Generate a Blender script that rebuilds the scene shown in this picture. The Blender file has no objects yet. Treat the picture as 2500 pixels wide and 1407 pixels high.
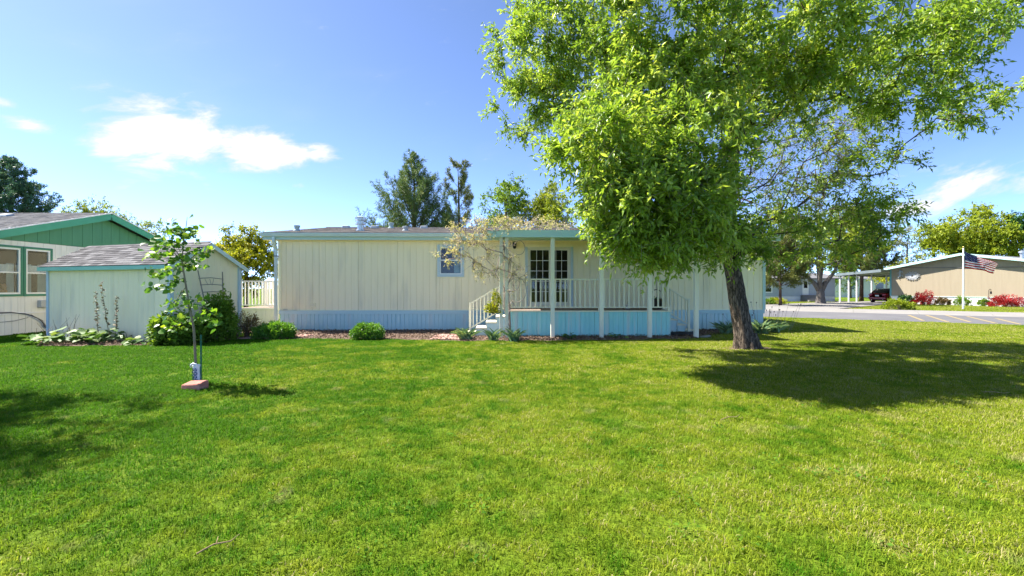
import bpy, bmesh, math, random
import numpy as np
from mathutils import Vector, Matrix, Euler
R = math.radians
scene = bpy.context.scene
COL = scene.collection

# ------------------------------------------------------------------ camera
F, CAMH, CX, CY = 1111.1, 1.5, 1250.0, 703.5        # focal length in photo pixels (16 mm), eye height, image centre
cam_d = bpy.data.cameras.new('camera')
cam_d.lens = 16.0; cam_d.sensor_width = 36.0; cam_d.clip_end = 3000; cam_d.clip_start = 0.05
cam = bpy.data.objects.new('camera', cam_d); COL.objects.link(cam)
cam.location = (0, 0, CAMH); cam.rotation_euler = (R(90), 0, 0)
scene.camera = cam

# ------------------------------------------------------------------ light
SUN_AZ = Vector((-0.945, 0.325, 0)).normalized(); SUN_EL = R(53)
sd = bpy.data.lights.new('sun', 'SUN'); sd.energy = 3.4; sd.angle = R(0.55); sd.color = (1.0, 0.95, 0.86)
sun = bpy.data.objects.new('sun', sd); COL.objects.link(sun)
to_sun = Vector((SUN_AZ.x*math.cos(SUN_EL), SUN_AZ.y*math.cos(SUN_EL), math.sin(SUN_EL)))
sun.rotation_euler = (-to_sun).to_track_quat('-Z', 'Y').to_euler()
sun.location = to_sun*60

world = bpy.data.worlds.new('World'); scene.world = world; world.use_nodes = True
nt = world.node_tree; N = nt.nodes; L = nt.links; N.clear()
SKYK = 0.15
def wn(t, **kw):
    n = N.new(t)
    for k, v in kw.items(): setattr(n, k, v)
    return n
def wm(op, a, b=None, c=None):
    n = wn('ShaderNodeMath', operation=op)
    for i, v in enumerate((a, b, c)):
        if v is None: continue
        if isinstance(v, (int, float)): n.inputs[i].default_value = v
        else: L.new(v, n.inputs[i])
    return n.outputs[0]
sky = wn('ShaderNodeTexSky'); sky.sky_type = 'NISHITA'; sky.sun_disc = False
sky.sun_elevation = SUN_EL; sky.sun_rotation = math.atan2(SUN_AZ.x, SUN_AZ.y)
sky.altitude = 1500; sky.air_density = 0.26; sky.dust_density = 0.5; sky.ozone_density = 3.2
tc = wn('ShaderNodeTexCoord')
sep = wn('ShaderNodeSeparateXYZ'); L.new(tc.outputs['Generated'], sep.inputs[0])
az = wm('ARCTAN2', sep.outputs[0], sep.outputs[1])
el = wm('ARCSINE', sep.outputs[2])
cmb = wn('ShaderNodeCombineXYZ'); L.new(az, cmb.inputs[0]); L.new(wm('MULTIPLY', wm('SUBTRACT', el, wm('MULTIPLY', az, 0.22)), 2.6), cmb.inputs[1])
no = wn('ShaderNodeTexNoise'); no.inputs['Scale'].default_value = 9.0; no.inputs['Detail'].default_value = 10; no.inputs['Roughness'].default_value = 0.62; no.inputs['Distortion'].default_value = 0.35
L.new(cmb.outputs[0], no.inputs['Vector'])
no2 = wn('ShaderNodeTexNoise'); no2.inputs['Scale'].default_value = 2.2; no2.inputs['Detail'].default_value = 3
L.new(cmb.outputs[0], no2.inputs['Vector'])
# cloud banks: azimuth, elevation, half width, half height (degrees), weight; all round the horizon
banks = [(-37.2,14.7,5.3,3.2,.88),(-41.2,13.4,3.0,1.6,.72),(-33.3,15.2,2.6,1.8,.60),(-29.6,15.0,4.4,2.5,.82),(-26.0,14.8,3.4,2.0,.70),(-23.2,15.1,2.3,1.7,.60),(-42.6,13.3,1.8,.9,.5),(-46.3,13.7,2.2,.7,.5),(-48.2,15.3,1.2,.5,.45),(-35.2,11.7,2.0,.9,.52),(-33.8,10.5,.9,.5,.44),(-38.5,12.9,2.6,.8,.42),
         (-25.5,11.5,1.4,.5,.36),(45.5,9.0,6,1.9,.56),(51,8.6,6,2.4,.6),(42,7.6,5,1.4,.44),(-62,14,6,3,.6),(75,16,9,4,.6),(110,12,9,3,.6),(150,18,12,5,.6),(-170,13,10,4,.6),(-130,16,12,4,.6),(-95,10,9,3,.6)]
acc = None
for (a, e, w, h, k) in banks:
    dx = wm('DIVIDE', wm('SUBTRACT', az, R(a)), R(w)); dy = wm('DIVIDE', wm('SUBTRACT', el, R(e)), R(h))
    r2 = wm('ADD', wm('MULTIPLY', dx, dx), wm('MULTIPLY', dy, dy))
    g = wm('MULTIPLY', wm('EXPONENT', wm('MULTIPLY', r2, -0.9)), k)
    acc = g if acc is None else wm('MAXIMUM', acc, g)
dens = wm('ADD', acc, wm('MULTIPLY', wm('SUBTRACT', no.outputs[0], 0.5), 1.6))
mr = wn('ShaderNodeMapRange'); mr.interpolation_type = 'SMOOTHSTEP'
mr.inputs[1].default_value = 0.22; mr.inputs[2].default_value = 0.66
L.new(dens, mr.inputs[0])
wisp = wn('ShaderNodeMapRange'); wisp.interpolation_type = 'SMOOTHSTEP'; wisp.inputs[1].default_value = 0.5; wisp.inputs[2].default_value = 0.95; wisp.inputs[4].default_value = 0.12
L.new(wm('ADD', no2.outputs[0], wm('MULTIPLY', wm('SUBTRACT', no.outputs[0], 0.5), 0.5)), wisp.inputs[0])
cov = wm('MAXIMUM', mr.outputs[0], wisp.outputs[0])
mixc = wn('ShaderNodeMixRGB'); L.new(cov, mixc.inputs[0]); L.new(sky.outputs[0], mixc.inputs[1]); 
cc = wn('ShaderNodeMixRGB'); cc.inputs[1].default_value = (1.35,1.4,1.5,1); cc.inputs[2].default_value = (2.3,2.3,2.32,1)
ccr = wn('ShaderNodeMapRange'); ccr.inputs[1].default_value = 0.42; ccr.inputs[2].default_value = 1.0; L.new(dens, ccr.inputs[0]); L.new(ccr.outputs[0], cc.inputs[0]); L.new(cc.outputs[0], mixc.inputs[2])
bg = wn('ShaderNodeBackground'); bg.inputs[1].default_value = SKYK; L.new(mixc.outputs[0], bg.inputs[0])
wo = wn('ShaderNodeOutputWorld'); L.new(bg.outputs[0], wo.inputs[0])

scene.view_settings.view_transform = 'Standard'; scene.view_settings.look = 'None'
scene.view_settings.gamma = 1.0; scene.view_settings.exposure = 2.22; scene.view_settings.use_curve_mapping = False

# ------------------------------------------------------------------ helpers
def at(px, py, Y): return Vector(((px-CX)/F*Y, Y, CAMH+(CY-py)/F*Y))
def gp(px, py):
    Y = F*CAMH/(py-CY); return Vector(((px-CX)/F*Y, Y, 0))
def tag(o, label=None, cat=None, group=None, kind=None):
    if label: o['label'] = label
    if cat: o['category'] = cat
    if group: o['group'] = group
    if kind: o['kind'] = kind
    return o
def empty(name, loc=(0,0,0), rz=0.0, label=None, cat=None, group=None, parent=None):
    o = bpy.data.objects.new(name, None); o.empty_display_size = 0.2; COL.objects.link(o)
    o.location = loc; o.rotation_euler = (0,0,rz)
    if parent: o.parent = parent
    return tag(o, label, cat, group)
def link(name, me, parent=None):
    o = bpy.data.objects.new(name, me); COL.objects.link(o)
    if parent: o.parent = parent
    return o
def nmesh(name, V, Fc, mat=None, rnd=None, smooth=False):
    """fast mesh from arrays; all faces with the same vertex count"""
    V = np.asarray(V, dtype=np.float32); Fc = np.asarray(Fc, dtype=np.int32)
    me = bpy.data.meshes.new(name); k = Fc.shape[1]; m = len(Fc)
    me.vertices.add(len(V)); me.vertices.foreach_set('co', V.ravel())
    me.loops.add(m*k); me.loops.foreach_set('vertex_index', Fc.ravel())
    me.polygons.add(m); me.polygons.foreach_set('loop_start', np.arange(0, m*k, k, dtype=np.int32))
    if smooth: me.polygons.foreach_set('use_smooth', np.ones(m, dtype=bool))
    if rnd is not None:
        a = me.attributes.new('rnd', 'FLOAT', 'POINT'); a.data.foreach_set('value', np.asarray(rnd, dtype=np.float32))
    me.update(calc_edges=True); me.validate()
    if mat: me.materials.append(mat)
    return me
class MB:
    def __init__(s): s.v = []; s.f = []; s.r = []
    def quad(s, a, b, c, d, r=None):
        i = len(s.v); s.v += [tuple(a), tuple(b), tuple(c), tuple(d)]; s.f.append((i,i+1,i+2,i+3))
        return s
    def poly(s, pts):
        i = len(s.v); s.v += [tuple(p) for p in pts]; s.f.append(tuple(range(i, i+len(pts)))); return s
    def hexa(s, p):                      # 8 corners: bottom ring 0-3, top ring 4-7
        i = len(s.v); s.v += [tuple(q) for q in p]
        for f in ((0,3,2,1),(4,5,6,7),(0,1,5,4),(1,2,6,5),(2,3,7,6),(3,0,4,7)): s.f.append(tuple(i+k for k in f))
        return s
    def box(s, x0, x1, y0, y1, z0, z1):
        return s.hexa([(x0,y0,z0),(x1,y0,z0),(x1,y1,z0),(x0,y1,z0),(x0,y0,z1),(x1,y0,z1),(x1,y1,z1),(x0,y1,z1)])
    def bar(s, a, b, w, t, up=(0,0,1)):  # rectangular bar between two points
        a = Vector(a); b = Vector(b); d = (b-a).normalized(); u = Vector(up)
        if abs(d.dot(u)) > 0.98: u = Vector((0,1,0))
        sx = d.cross(u).normalized()*w/2; sy = sx.cross(d).normalized()*t/2
        return s.hexa([a-sx-sy, a+sx-sy, a+sx+sy, a-sx+sy, b-sx-sy, b+sx-sy, b+sx+sy, b-sx+sy])
    def tube(s, pts, rad, n=8, cap=True):
        pts = [Vector(p) for p in pts]; i0 = len(s.v); m = len(pts)
        if isinstance(rad, (int, float)): rad = [rad]*m
        ref = Vector((0.31, 0.95, 0.05))
        for k, p in enumerate(pts):
            d = (pts[min(k+1,m-1)]-pts[max(k-1,0)])
            d = d.normalized() if d.length > 1e-9 else Vector((0,0,1))
            u = d.cross(ref)
            if u.length < 0.05: u = d.cross(Vector((1,0,0)))
            u.normalize(); w = d.cross(u)
            for j in range(n):
                a = 2*math.pi*j/n; s.v.append(tuple(p+(u*math.cos(a)+w*math.sin(a))*rad[k]))
        for k in range(m-1):
            for j in range(n):
                a = i0+k*n+j; b = i0+k*n+(j+1)%n; s.f.append((a, b, b+n, a+n))
        if cap:
            s.f.append(tuple(i0+j for j in reversed(range(n)))); s.f.append(tuple(i0+(m-1)*n+j for j in range(n)))
        return s
    def lathe(s, prof, n=16, c=(0,0,0)):
        return s.tube([(c[0],c[1],c[2]+z) for r, z in prof], [max(r,1e-4) for r, z in prof], n)
    def mesh(s, name, mat=None, smooth=False):
        me = bpy.data.meshes.new(name); me.from_pydata(s.v, [], s.f); me.update()
        if smooth:
            for p in me.polygons: p.use_smooth = True
        if mat: me.materials.append(mat)
        return me
    def build(s, name, mat, parent=None, smooth=False): return link(name, s.mesh(name, mat, smooth), parent)
def bevel(o, w=0.01, seg=2):
    m = o.modifiers.new('bevel', 'BEVEL'); m.width = w; m.segments = seg; m.limit_method = 'ANGLE'; return o

# ------------------------------------------------------------------ materials
def newmat(name):
    m = bpy.data.materials.new(name); m.use_nodes = True; m.node_tree.nodes.clear(); return m, m.node_tree.nodes, m.node_tree.links
def painted(name, c1, c2=None, scale=3.0, rough=0.6, bump=0.15, bscale=60, stretch=(1,1,1), spec=0.3, metal=0.0, dirt=None, detail=6, lo=0.35, hi=0.7):
    """two-tone noise colour + fine relief (+ dirt streaks with a shape of their own)"""
    m, n, l = newmat(name); c2 = c2 or tuple(x*0.86 for x in c1)
    tcd = n.new('ShaderNodeTexCoord'); mp = n.new('ShaderNodeMapping'); mp.inputs['Scale'].default_value = stretch
    l.new(tcd.outputs['Object'], mp.inputs[0])
    no = n.new('ShaderNodeTexNoise'); no.inputs['Scale'].default_value = scale; no.inputs['Detail'].default_value = detail; no.inputs['Roughness'].default_value = 0.62
    l.new(mp.outputs[0], no.inputs['Vector'])
    mr = n.new('ShaderNodeMapRange'); mr.inputs[1].default_value = lo; mr.inputs[2].default_value = hi; l.new(no.outputs[0], mr.inputs[0])
    mx = n.new('ShaderNodeMixRGB'); mx.inputs[1].default_value = (*c1,1); mx.inputs[2].default_value = (*c2,1); l.new(mr.outputs[0], mx.inputs[0])
    col = mx.outputs[0]
    if dirt:
        nd = n.new('ShaderNodeTexNoise'); nd.inputs['Scale'].default_value = 1.0; nd.inputs['Detail'].default_value = 7
        mp2 = n.new('ShaderNodeMapping'); mp2.inputs['Scale'].default_value = dirt[1]; l.new(tcd.outputs['Object'], mp2.inputs[0]); l.new(mp2.outputs[0], nd.inputs['Vector'])
        mr2 = n.new('ShaderNodeMapRange'); mr2.inputs[1].default_value = dirt[2]; mr2.inputs[2].default_value = dirt[3]; mr2.inputs[4].default_value = dirt[4]; l.new(nd.outputs[0], mr2.inputs[0])
        mx2 = n.new('ShaderNodeMixRGB'); l.new(mr2.outputs[0], mx2.inputs[0]); l.new(col, mx2.inputs[1]); mx2.inputs[2].default_value = (*dirt[0],1); col = mx2.outputs[0]
    b = n.new('ShaderNodeBsdfPrincipled'); l.new(col, b.inputs['Base Color']); b.inputs['Roughness'].default_value = rough
    b.inputs['Specular IOR Level'].default_value = spec; b.inputs['Metallic'].default_value = metal
    if bump:
        nb = n.new('ShaderNodeTexNoise'); nb.inputs['Scale'].default_value = bscale; nb.inputs['Detail'].default_value = 4; l.new(mp.outputs[0], nb.inputs['Vector'])
        bp = n.new('ShaderNodeBump'); bp.inputs['Strength'].default_value = bump; bp.inputs['Distance'].default_value = 0.01; l.new(nb.outputs[0], bp.inputs['Height']); l.new(bp.outputs[0], b.inputs['Normal'])
    o = n.new('ShaderNodeOutputMaterial'); l.new(b.outputs[0], o.inputs[0]); return m
def leafmat(name, cols, trans=0.4, rough=0.5, spec=0.25, tint=(1.25,1.15,0.55)):
    """leaf: colour by the leaf's own random value, light passes through"""
    m, n, l = newmat(name)
    a = n.new('ShaderNodeAttribute'); a.attribute_name = 'rnd'
    cr = n.new('ShaderNodeValToRGB'); e = cr.color_ramp.elements
    while len(e) < len(cols): e.new(0.5)
    for i, c in enumerate(cols): e[i].position = i/(len(cols)-1); e[i].color = (*c,1)
    l.new(a.outputs['Fac'], cr.inputs[0])
    b = n.new('ShaderNodeBsdfPrincipled'); b.inputs['Roughness'].default_value = rough; b.inputs['Specular IOR Level'].default_value = spec
    l.new(cr.outputs[0], b.inputs['Base Color'])
    t = n.new('ShaderNodeBsdfTranslucent'); mt = n.new('ShaderNodeMixRGB'); mt.blend_type = 'MULTIPLY'; mt.inputs[0].default_value = 1; mt.inputs[2].default_value = (*tint,1)
    l.new(cr.outputs[0], mt.inputs[1]); l.new(mt.outputs[0], t.inputs[0])
    ms = n.new('ShaderNodeMixShader'); ms.inputs[0].default_value = trans; l.new(b.outputs[0], ms.inputs[1]); l.new(t.outputs[0], ms.inputs[2])
    o = n.new('ShaderNodeOutputMaterial'); l.new(ms.outputs[0], o.inputs[0]); return m
def rndmat(name, cols, rough=0.85, bump=0.4, bscale=150, spec=0.2):
    """pieces in one mesh, colour by the piece's random value"""
    m, n, l = newmat(name)
    a = n.new('ShaderNodeAttribute'); a.attribute_name = 'rnd'
    cr = n.new('ShaderNodeValToRGB'); e = cr.color_ramp.elements
    while len(e) < len(cols): e.new(0.5)
    for i, c in enumerate(cols): e[i].position = i/(len(cols)-1); e[i].color = (*c,1)
    l.new(a.outputs['Fac'], cr.inputs[0])
    tcd = n.new('ShaderNodeTexCoord'); nb = n.new('ShaderNodeTexNoise'); nb.inputs['Scale'].default_value = bscale; l.new(tcd.outputs['Object'], nb.inputs['Vector'])
    mx = n.new('ShaderNodeMixRGB'); mx.blend_type = 'MULTIPLY'; mx.inputs[0].default_value = 0.5; l.new(cr.outputs[0], mx.inputs[1]); l.new(nb.outputs[0], mx.inputs[2])
    b = n.new('ShaderNodeBsdfPrincipled'); b.inputs['Roughness'].default_value = rough; b.inputs['Specular IOR Level'].default_value = spec
    l.new(mx.outputs[0], b.inputs['Base Color'])
    bp = n.new('ShaderNodeBump'); bp.inputs['Strength'].default_value = bump; bp.inputs['Distance'].default_value = 0.01; l.new(nb.outputs[0], bp.inputs['Height']); l.new(bp.outputs[0], b.inputs['Normal'])
    o = n.new('ShaderNodeOutputMaterial'); l.new(b.outputs[0], o.inputs[0]); return m
def glassmat(name, tint=(0.80,0.84,0.83)):
    m, n, l = newmat(name)
    t = n.new('ShaderNodeBsdfTransparent'); t.inputs[0].default_value = (*tint,1)
    g = n.new('ShaderNodeBsdfGlossy'); g.inputs['Roughness'].default_value = 0.02
    fr = n.new('ShaderNodeLayerWeight'); fr.inputs[0].default_value = 0.5
    pw_ = n.new('ShaderNodeMath'); pw_.operation = 'POWER'; l.new(fr.outputs['Facing'], pw_.inputs[0]); pw_.inputs[1].default_value = 4.0
    sc_ = n.new('ShaderNodeMapRange'); sc_.inputs[3].default_value = 0.03; sc_.inputs[4].default_value = 0.95; l.new(pw_.outputs[0], sc_.inputs[0])
    ms = n.new('ShaderNodeMixShader'); l.new(sc_.outputs[0], ms.inputs[0]); l.new(t.outputs[0], ms.inputs[1]); l.new(g.outputs[0], ms.inputs[2])
    o = n.new('ShaderNodeOutputMaterial'); l.new(ms.outputs[0], o.inputs[0]); return m
def barkmat(name, c1, c2, scale=9.0, bump=0.9):
    m, n, l = newmat(name)
    tcd = n.new('ShaderNodeTexCoord'); mp = n.new('ShaderNodeMapping'); mp.inputs['Scale'].default_value = (1,1,0.16); l.new(tcd.outputs['Object'], mp.inputs[0])
    v = n.new('ShaderNodeTexVoronoi'); v.feature = 'DISTANCE_TO_EDGE'; v.inputs['Scale'].default_value = scale*2.2
    no = n.new('ShaderNodeTexNoise'); no.inputs['Scale'].default_value = scale; no.inputs['Detail'].default_value = 8; no.inputs['Roughness'].default_value = 0.7
    mxv = n.new('ShaderNodeMixRGB'); mxv.inputs[0].default_value = 0.18; l.new(mp.outputs[0], mxv.inputs[1]); l.new(no.outputs[1], mxv.inputs[2]); l.new(mp.outputs[0], no.inputs['Vector']); l.new(mxv.outputs[0], v.inputs['Vector'])
    mr = n.new('ShaderNodeMapRange'); mr.inputs[1].default_value = 0.0; mr.inputs[2].default_value = 0.22; l.new(v.outputs[0], mr.inputs[0])
    ml = n.new('ShaderNodeMath'); ml.operation = 'MULTIPLY'; l.new(mr.outputs[0], ml.inputs[0]); l.new(no.outputs[0], ml.inputs[1])
    mx = n.new('ShaderNodeMixRGB'); mx.inputs[1].default_value = (*c2,1); mx.inputs[2].default_value = (*c1,1); l.new(ml.outputs[0], mx.inputs[0])
    b = n.new('ShaderNodeBsdfPrincipled'); b.inputs['Roughness'].default_value = 0.9; b.inputs['Specular IOR Level'].default_value = 0.15; l.new(mx.outputs[0], b.inputs['Base Color'])
    bp = n.new('ShaderNodeBump'); bp.inputs['Strength'].default_value = bump; bp.inputs['Distance'].default_value = 0.03; l.new(ml.outputs[0], bp.inputs['Height']); l.new(bp.outputs[0], b.inputs['Normal'])
    o = n.new('ShaderNodeOutputMaterial'); l.new(b.outputs[0], o.inputs[0]); return m
def emit(name, c, k):
    m, n, l = newmat(name); e = n.new('ShaderNodeEmission'); e.inputs[0].default_value = (*c,1); e.inputs[1].default_value = k
    o = n.new('ShaderNodeOutputMaterial'); l.new(e.outputs[0], o.inputs[0]); return m

DIRT = ((0.46,0.43,0.34),(3.0,3.0,0.45),0.54,0.8,0.5)
M = dict(
 cream = painted('cream_paint', (0.94,0.83,0.56), (0.89,0.785,0.53), 1.2, 0.7, 0.25, 90, (6,6,0.6), 0.2, dirt=DIRT),
 creamporch = painted('cream_porch_paint', (0.93,0.84,0.58), (0.89,0.80,0.55), 1.2, 0.7, 0.25, 90, (6,6,0.6), 0.2),
 bluetrim = painted('blue_trim_paint', (0.46,0.66,0.69), (0.53,0.70,0.71), 2.0, 0.6, 0.2, 50, (0.6,1,3), 0.25, dirt=((0.5,0.55,0.56),(0.8,2,6),0.55,0.7,0.5)),
 blueskirt = painted('blue_skirt_paint', (0.42,0.64,0.67), (0.54,0.71,0.71), 2.2, 0.6, 0.2, 50, (5,5,0.8), 0.3, dirt=((0.60,0.66,0.64),(3.5,2,0.7),0.54,0.72,0.7)),
 tealskirt = painted('turquoise_skirt_paint', (0.29,0.68,0.67), (0.40,0.74,0.71), 2.2, 0.65, 0.2, 50, (6,6,0.5), 0.3, dirt=((0.56,0.68,0.63),(6,2,0.3),0.50,0.62,0.8)),
 mint = painted('mint_trim_paint', (0.50,0.64,0.57), (0.44,0.60,0.56), 1.6, 0.5, 0.1, 40, (1,1,3), 0.35),
 gutter = painted('gutter_paint', (0.60,0.71,0.68), (0.55,0.67,0.65), 1.6, 0.4, 0.05, 30, (0.6,1,3), 0.45, dirt=((0.42,0.47,0.46),(2.5,2,8),0.6,0.8,0.4)),
 fascia = painted('pale_teal_fascia', (0.42,0.66,0.66), (0.48,0.69,0.67), 1.4, 0.55, 0.1, 40, (0.7,1,3), 0.3),
 shedtrim = painted('green_shed_trim', (0.22,0.50,0.40), (0.28,0.55,0.45), 2, 0.6, 0.2, 50, (1,1,3)),
 postpaint = painted('post_paint', (0.80,0.77,0.61), (0.72,0.71,0.58), 2.5, 0.55, 0.15, 50, (1,1,0.3), 0.3, dirt=((0.5,0.5,0.42),(6,6,1.2),0.58,0.75,0.5)),
 railpaint = painted('rail_paint', (0.80,0.76,0.57), (0.72,0.70,0.55), 4, 0.6, 0.15, 60, (1,1,0.4), 0.25, dirt=((0.45,0.42,0.33),(6,6,1.5),0.6,0.75,0.5)),
 white = painted('white_paint', (0.82,0.82,0.82), (0.74,0.75,0.77), 3, 0.5, 0.1, 50, (1,1,0.5), 0.35),
 paleskirt = painted('pale_skirt', (0.66,0.68,0.70), (0.58,0.61,0.64), 3, 0.5, 0.1, 50, (3,3,0.5), 0.35),
 winblue = painted('window_trim_blue', (0.45,0.57,0.63), (0.52,0.62,0.66), 3, 0.6, 0.15, 50),
 winwhite = painted('window_frame_white', (0.80,0.81,0.78), (0.72,0.74,0.73), 3, 0.4, 0.05, 50, spec=0.4),
 doorframe = painted('door_frame_almond', (0.74,0.72,0.58), (0.68,0.67,0.55), 3, 0.45, 0.05, 50, spec=0.4),
 greenwall = painted('green_gable_paint', (0.085,0.265,0.155), (0.10,0.29,0.175), 1.2, 0.65, 0.2, 80, (1,5,0.6), 0.25),
 greentrim = painted('green_fascia_paint', (0.06,0.33,0.20), (0.08,0.37,0.23), 1.4, 0.5, 0.1, 50, (1,1,2), 0.35),
 greendark = painted('green_window_trim', (0.04,0.20,0.12), (0.05,0.23,0.14), 1.4, 0.5, 0.1, 50, (1,1,2), 0.35),
 greenhouse = painted('offwhite_siding', (0.80,0.80,0.74), (0.74,0.74,0.69), 1.2, 0.65, 0.2, 80, (1,5,0.6), 0.25, dirt=((0.5,0.5,0.42),(2,2,0.5),0.6,0.8,0.3)),
 tan = painted('tan_siding', (0.345,0.29,0.205), (0.315,0.262,0.185), 1.0, 0.75, 0.2, 60, (5,5,0.5), 0.2),
 teal = painted('teal_trim', (0.12,0.33,0.34), (0.15,0.38,0.38), 2, 0.5, 0.1, 40),
 greyhouse = painted('blue_grey_siding', (0.42,0.47,0.54), (0.38,0.43,0.50), 2, 0.7, 0.1, 40),
 greyroof = painted('grey_roof', (0.16,0.16,0.17), (0.12,0.12,0.13), 6, 0.9, 0.3, 30),
 wood = painted('weathered_wood', (0.30,0.25,0.20), (0.20,0.165,0.13), 6, 0.85, 0.5, 60, (1,1,0.15)),
 deckwood = painted('deck_wood', (0.26,0.19,0.15), (0.19,0.14,0.11), 5, 0.85, 0.5, 60, (0.2,3,1)),
 carport = painted('carport_steel', (0.22,0.26,0.28), (0.17,0.20,0.22), 3, 0.45, 0.1, 40, metal=0.2),
 galv = painted('galvanised_steel', (0.62,0.64,0.64), (0.5,0.52,0.53), 6, 0.38, 0.1, 40, metal=0.75, spec=0.5),
 ventgrey = painted('vent_grey', (0.45,0.47,0.47), (0.38,0.40,0.41), 6, 0.6, 0.2, 40),
 pipegreen = painted('pipe_grey_green', (0.36,0.45,0.44), (0.42,0.5,0.48), 6, 0.6, 0.2, 40),
 dark = painted('dark_interior', (0.045,0.043,0.04), (0.03,0.03,0.03), 2, 0.9, 0),
 room = painted('room_interior', (0.16,0.15,0.13), (0.12,0.11,0.10), 2, 0.9, 0),
 blackp = painted('black_plastic', (0.015,0.015,0.016), (0.025,0.025,0.025), 10, 0.45, 0.1),
 stake = painted('green_stake', (0.03,0.14,0.10), (0.05,0.2,0.14), 8, 0.5, 0.1, metal=0.2),
 brick = painted('red_block', (0.44,0.17,0.13), (0.34,0.12,0.09), 7, 0.9, 0.8, 45, dirt=((0.55,0.30,0.25),(9,9,9),0.5,0.7,0.6)),
 paver = painted('pink_paver', (0.50,0.29,0.24), (0.42,0.23,0.19), 8, 0.9, 0.6, 60, dirt=((0.52,0.42,0.36),(5,5,5),0.5,0.75,0.6)),
 concrete = painted('concrete', (0.235,0.222,0.205), (0.20,0.188,0.175), 1.3, 0.9, 0.4, 60, dirt=((0.16,0.15,0.14),(0.7,0.7,0.7),0.55,0.75,0.5)),
 driveway = painted('driveway_concrete', (0.215,0.20,0.185), (0.18,0.168,0.155), 0.8, 0.9, 0.4, 50, dirt=((0.13,0.12,0.115),(0.5,0.5,0.5),0.55,0.75,0.6)),
 asphalt = painted('asphalt', (0.125,0.122,0.127), (0.10,0.098,0.103), 0.7, 0.92, 0.6, 120, dirt=((0.155,0.15,0.15),(0.4,0.4,0.4),0.5,0.7,0.6)),
 yellow = painted('faded_yellow_paint', (0.30,0.22,0.09), (0.20,0.17,0.11), 6, 0.8, 0.2, 60),
 soil = painted('mulch_soil', (0.17,0.11,0.08), (0.10,0.065,0.05), 14, 0.95, 1.0, 70, dirt=((0.26,0.20,0.15),(6,6,6),0.5,0.7,0.6)),
 glass = glassmat('window_glass'),
 carpaint = painted('dark_red_car_paint', (0.22,0.008,0.012), (0.19,0.007,0.01), 2, 0.22, 0, spec=0.6),
 carglass = painted('car_glass', (0.012,0.013,0.015), (0.02,0.02,0.022), 2, 0.05, 0, spec=0.6),
 tyre = painted('tyre_rubber', (0.02,0.02,0.02), (0.03,0.03,0.03), 20, 0.85, 0.3),
 rim = painted('wheel_rim', (0.45,0.46,0.47), (0.38,0.39,0.4), 10, 0.35, 0, metal=0.8),
 taillight = painted('tail_light_red', (0.40,0.01,0.01), (0.3,0.01,0.01), 10, 0.15, 0, spec=0.6),
 plate = painted('number_plate', (0.75,0.75,0.72), (0.6,0.62,0.62), 30, 0.4, 0),
 flagred = leafmat('flag_red', [(0.50,0.02,0.04),(0.50,0.02,0.04)], 0.5, 0.85, 0.05, tint=(1,1,1)),
 flagwhite = leafmat('flag_white', [(0.80,0.78,0.76),(0.80,0.78,0.76)], 0.5, 0.85, 0.05, tint=(1,1,1)),
 flagblue = leafmat('flag_blue', [(0.035,0.04,0.17),(0.035,0.04,0.17)], 0.5, 0.85, 0.05, tint=(1,1,1)),
 gold = painted('gold_ball', (0.7,0.5,0.15), (0.6,0.42,0.12), 5, 0.3, 0, metal=0.9),
 curtain = painted('curtain_fabric', (0.34,0.44,0.46), (0.28,0.37,0.40), 5, 0.9, 0.2),
 lace = painted('white_lace', (0.72,0.75,0.77), (0.62,0.66,0.7), 25, 0.9, 0.2),
 wire = painted('cable_grey', (0.14,0.14,0.15), (0.1,0.1,0.11), 5, 0.6, 0),
 plush = painted('brown_plush', (0.30,0.17,0.08), (0.24,0.13,0.06), 20, 0.95, 0.5),
 sleeve = painted('white_plastic_sleeve', (0.74,0.76,0.80), (0.62,0.66,0.74), 12, 0.45, 0.3, 30),
 sleeveblue = painted('navy_print', (0.03,0.05,0.14), (0.05,0.07,0.2), 12, 0.45, 0.1),
 basket = painted('dark_wicker', (0.03,0.027,0.025), (0.06,0.05,0.045), 30, 0.8, 0.6),
 ornament = painted('grey_ornament', (0.55,0.56,0.58), (0.45,0.46,0.48), 10, 0.5, 0.1, metal=0.5),
 bark = barkmat('ash_bark', (0.40,0.31,0.225), (0.04,0.03,0.022), 11.0, 1.0),
 barkdark = barkmat('dark_bark', (0.16,0.12,0.09), (0.05,0.04,0.03)),
 barkgrey = barkmat('grey_bark', (0.30,0.27,0.24), (0.10,0.085,0.075)),
 barkpine = barkmat('pine_bark', (0.22,0.14,0.10), (0.07,0.045,0.035)),
 twig = painted('twig_bark', (0.24,0.195,0.165), (0.34,0.29,0.25), 20, 0.9, 0.2),
 vinebark = painted('vine_bark', (0.36,0.29,0.26), (0.22,0.175,0.155), 18, 0.9, 0.4),
 sapbark = painted('sapling_bark', (0.26,0.21,0.14), (0.17,0.135,0.09), 12, 0.85, 0.4, 60),
 straw = painted('dry_stalk', (0.34,0.24,0.13), (0.22,0.15,0.09), 20, 0.9, 0.3),
 leaf_ash = leafmat('ash_leaves', [(0.12,0.215,0.028),(0.19,0.32,0.04),(0.28,0.415,0.06),(0.42,0.52,0.12)], 0.52, 0.38, 0.4),
 leaf_yel = leafmat('yellow_green_leaves', [(0.144,0.192,0.014),(0.252,0.300,0.018),(0.384,0.396,0.024),(0.504,0.480,0.048)], 0.42),
 leaf_mid = leafmat('mid_green_leaves', [(0.075,0.150,0.018),(0.128,0.232,0.024),(0.195,0.315,0.033),(0.285,0.390,0.053)], 0.4),
 leaf_lime = leafmat('lime_leaves', [(0.121,0.176,0.016),(0.203,0.270,0.020),(0.284,0.351,0.027),(0.378,0.419,0.041)], 0.42),
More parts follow.
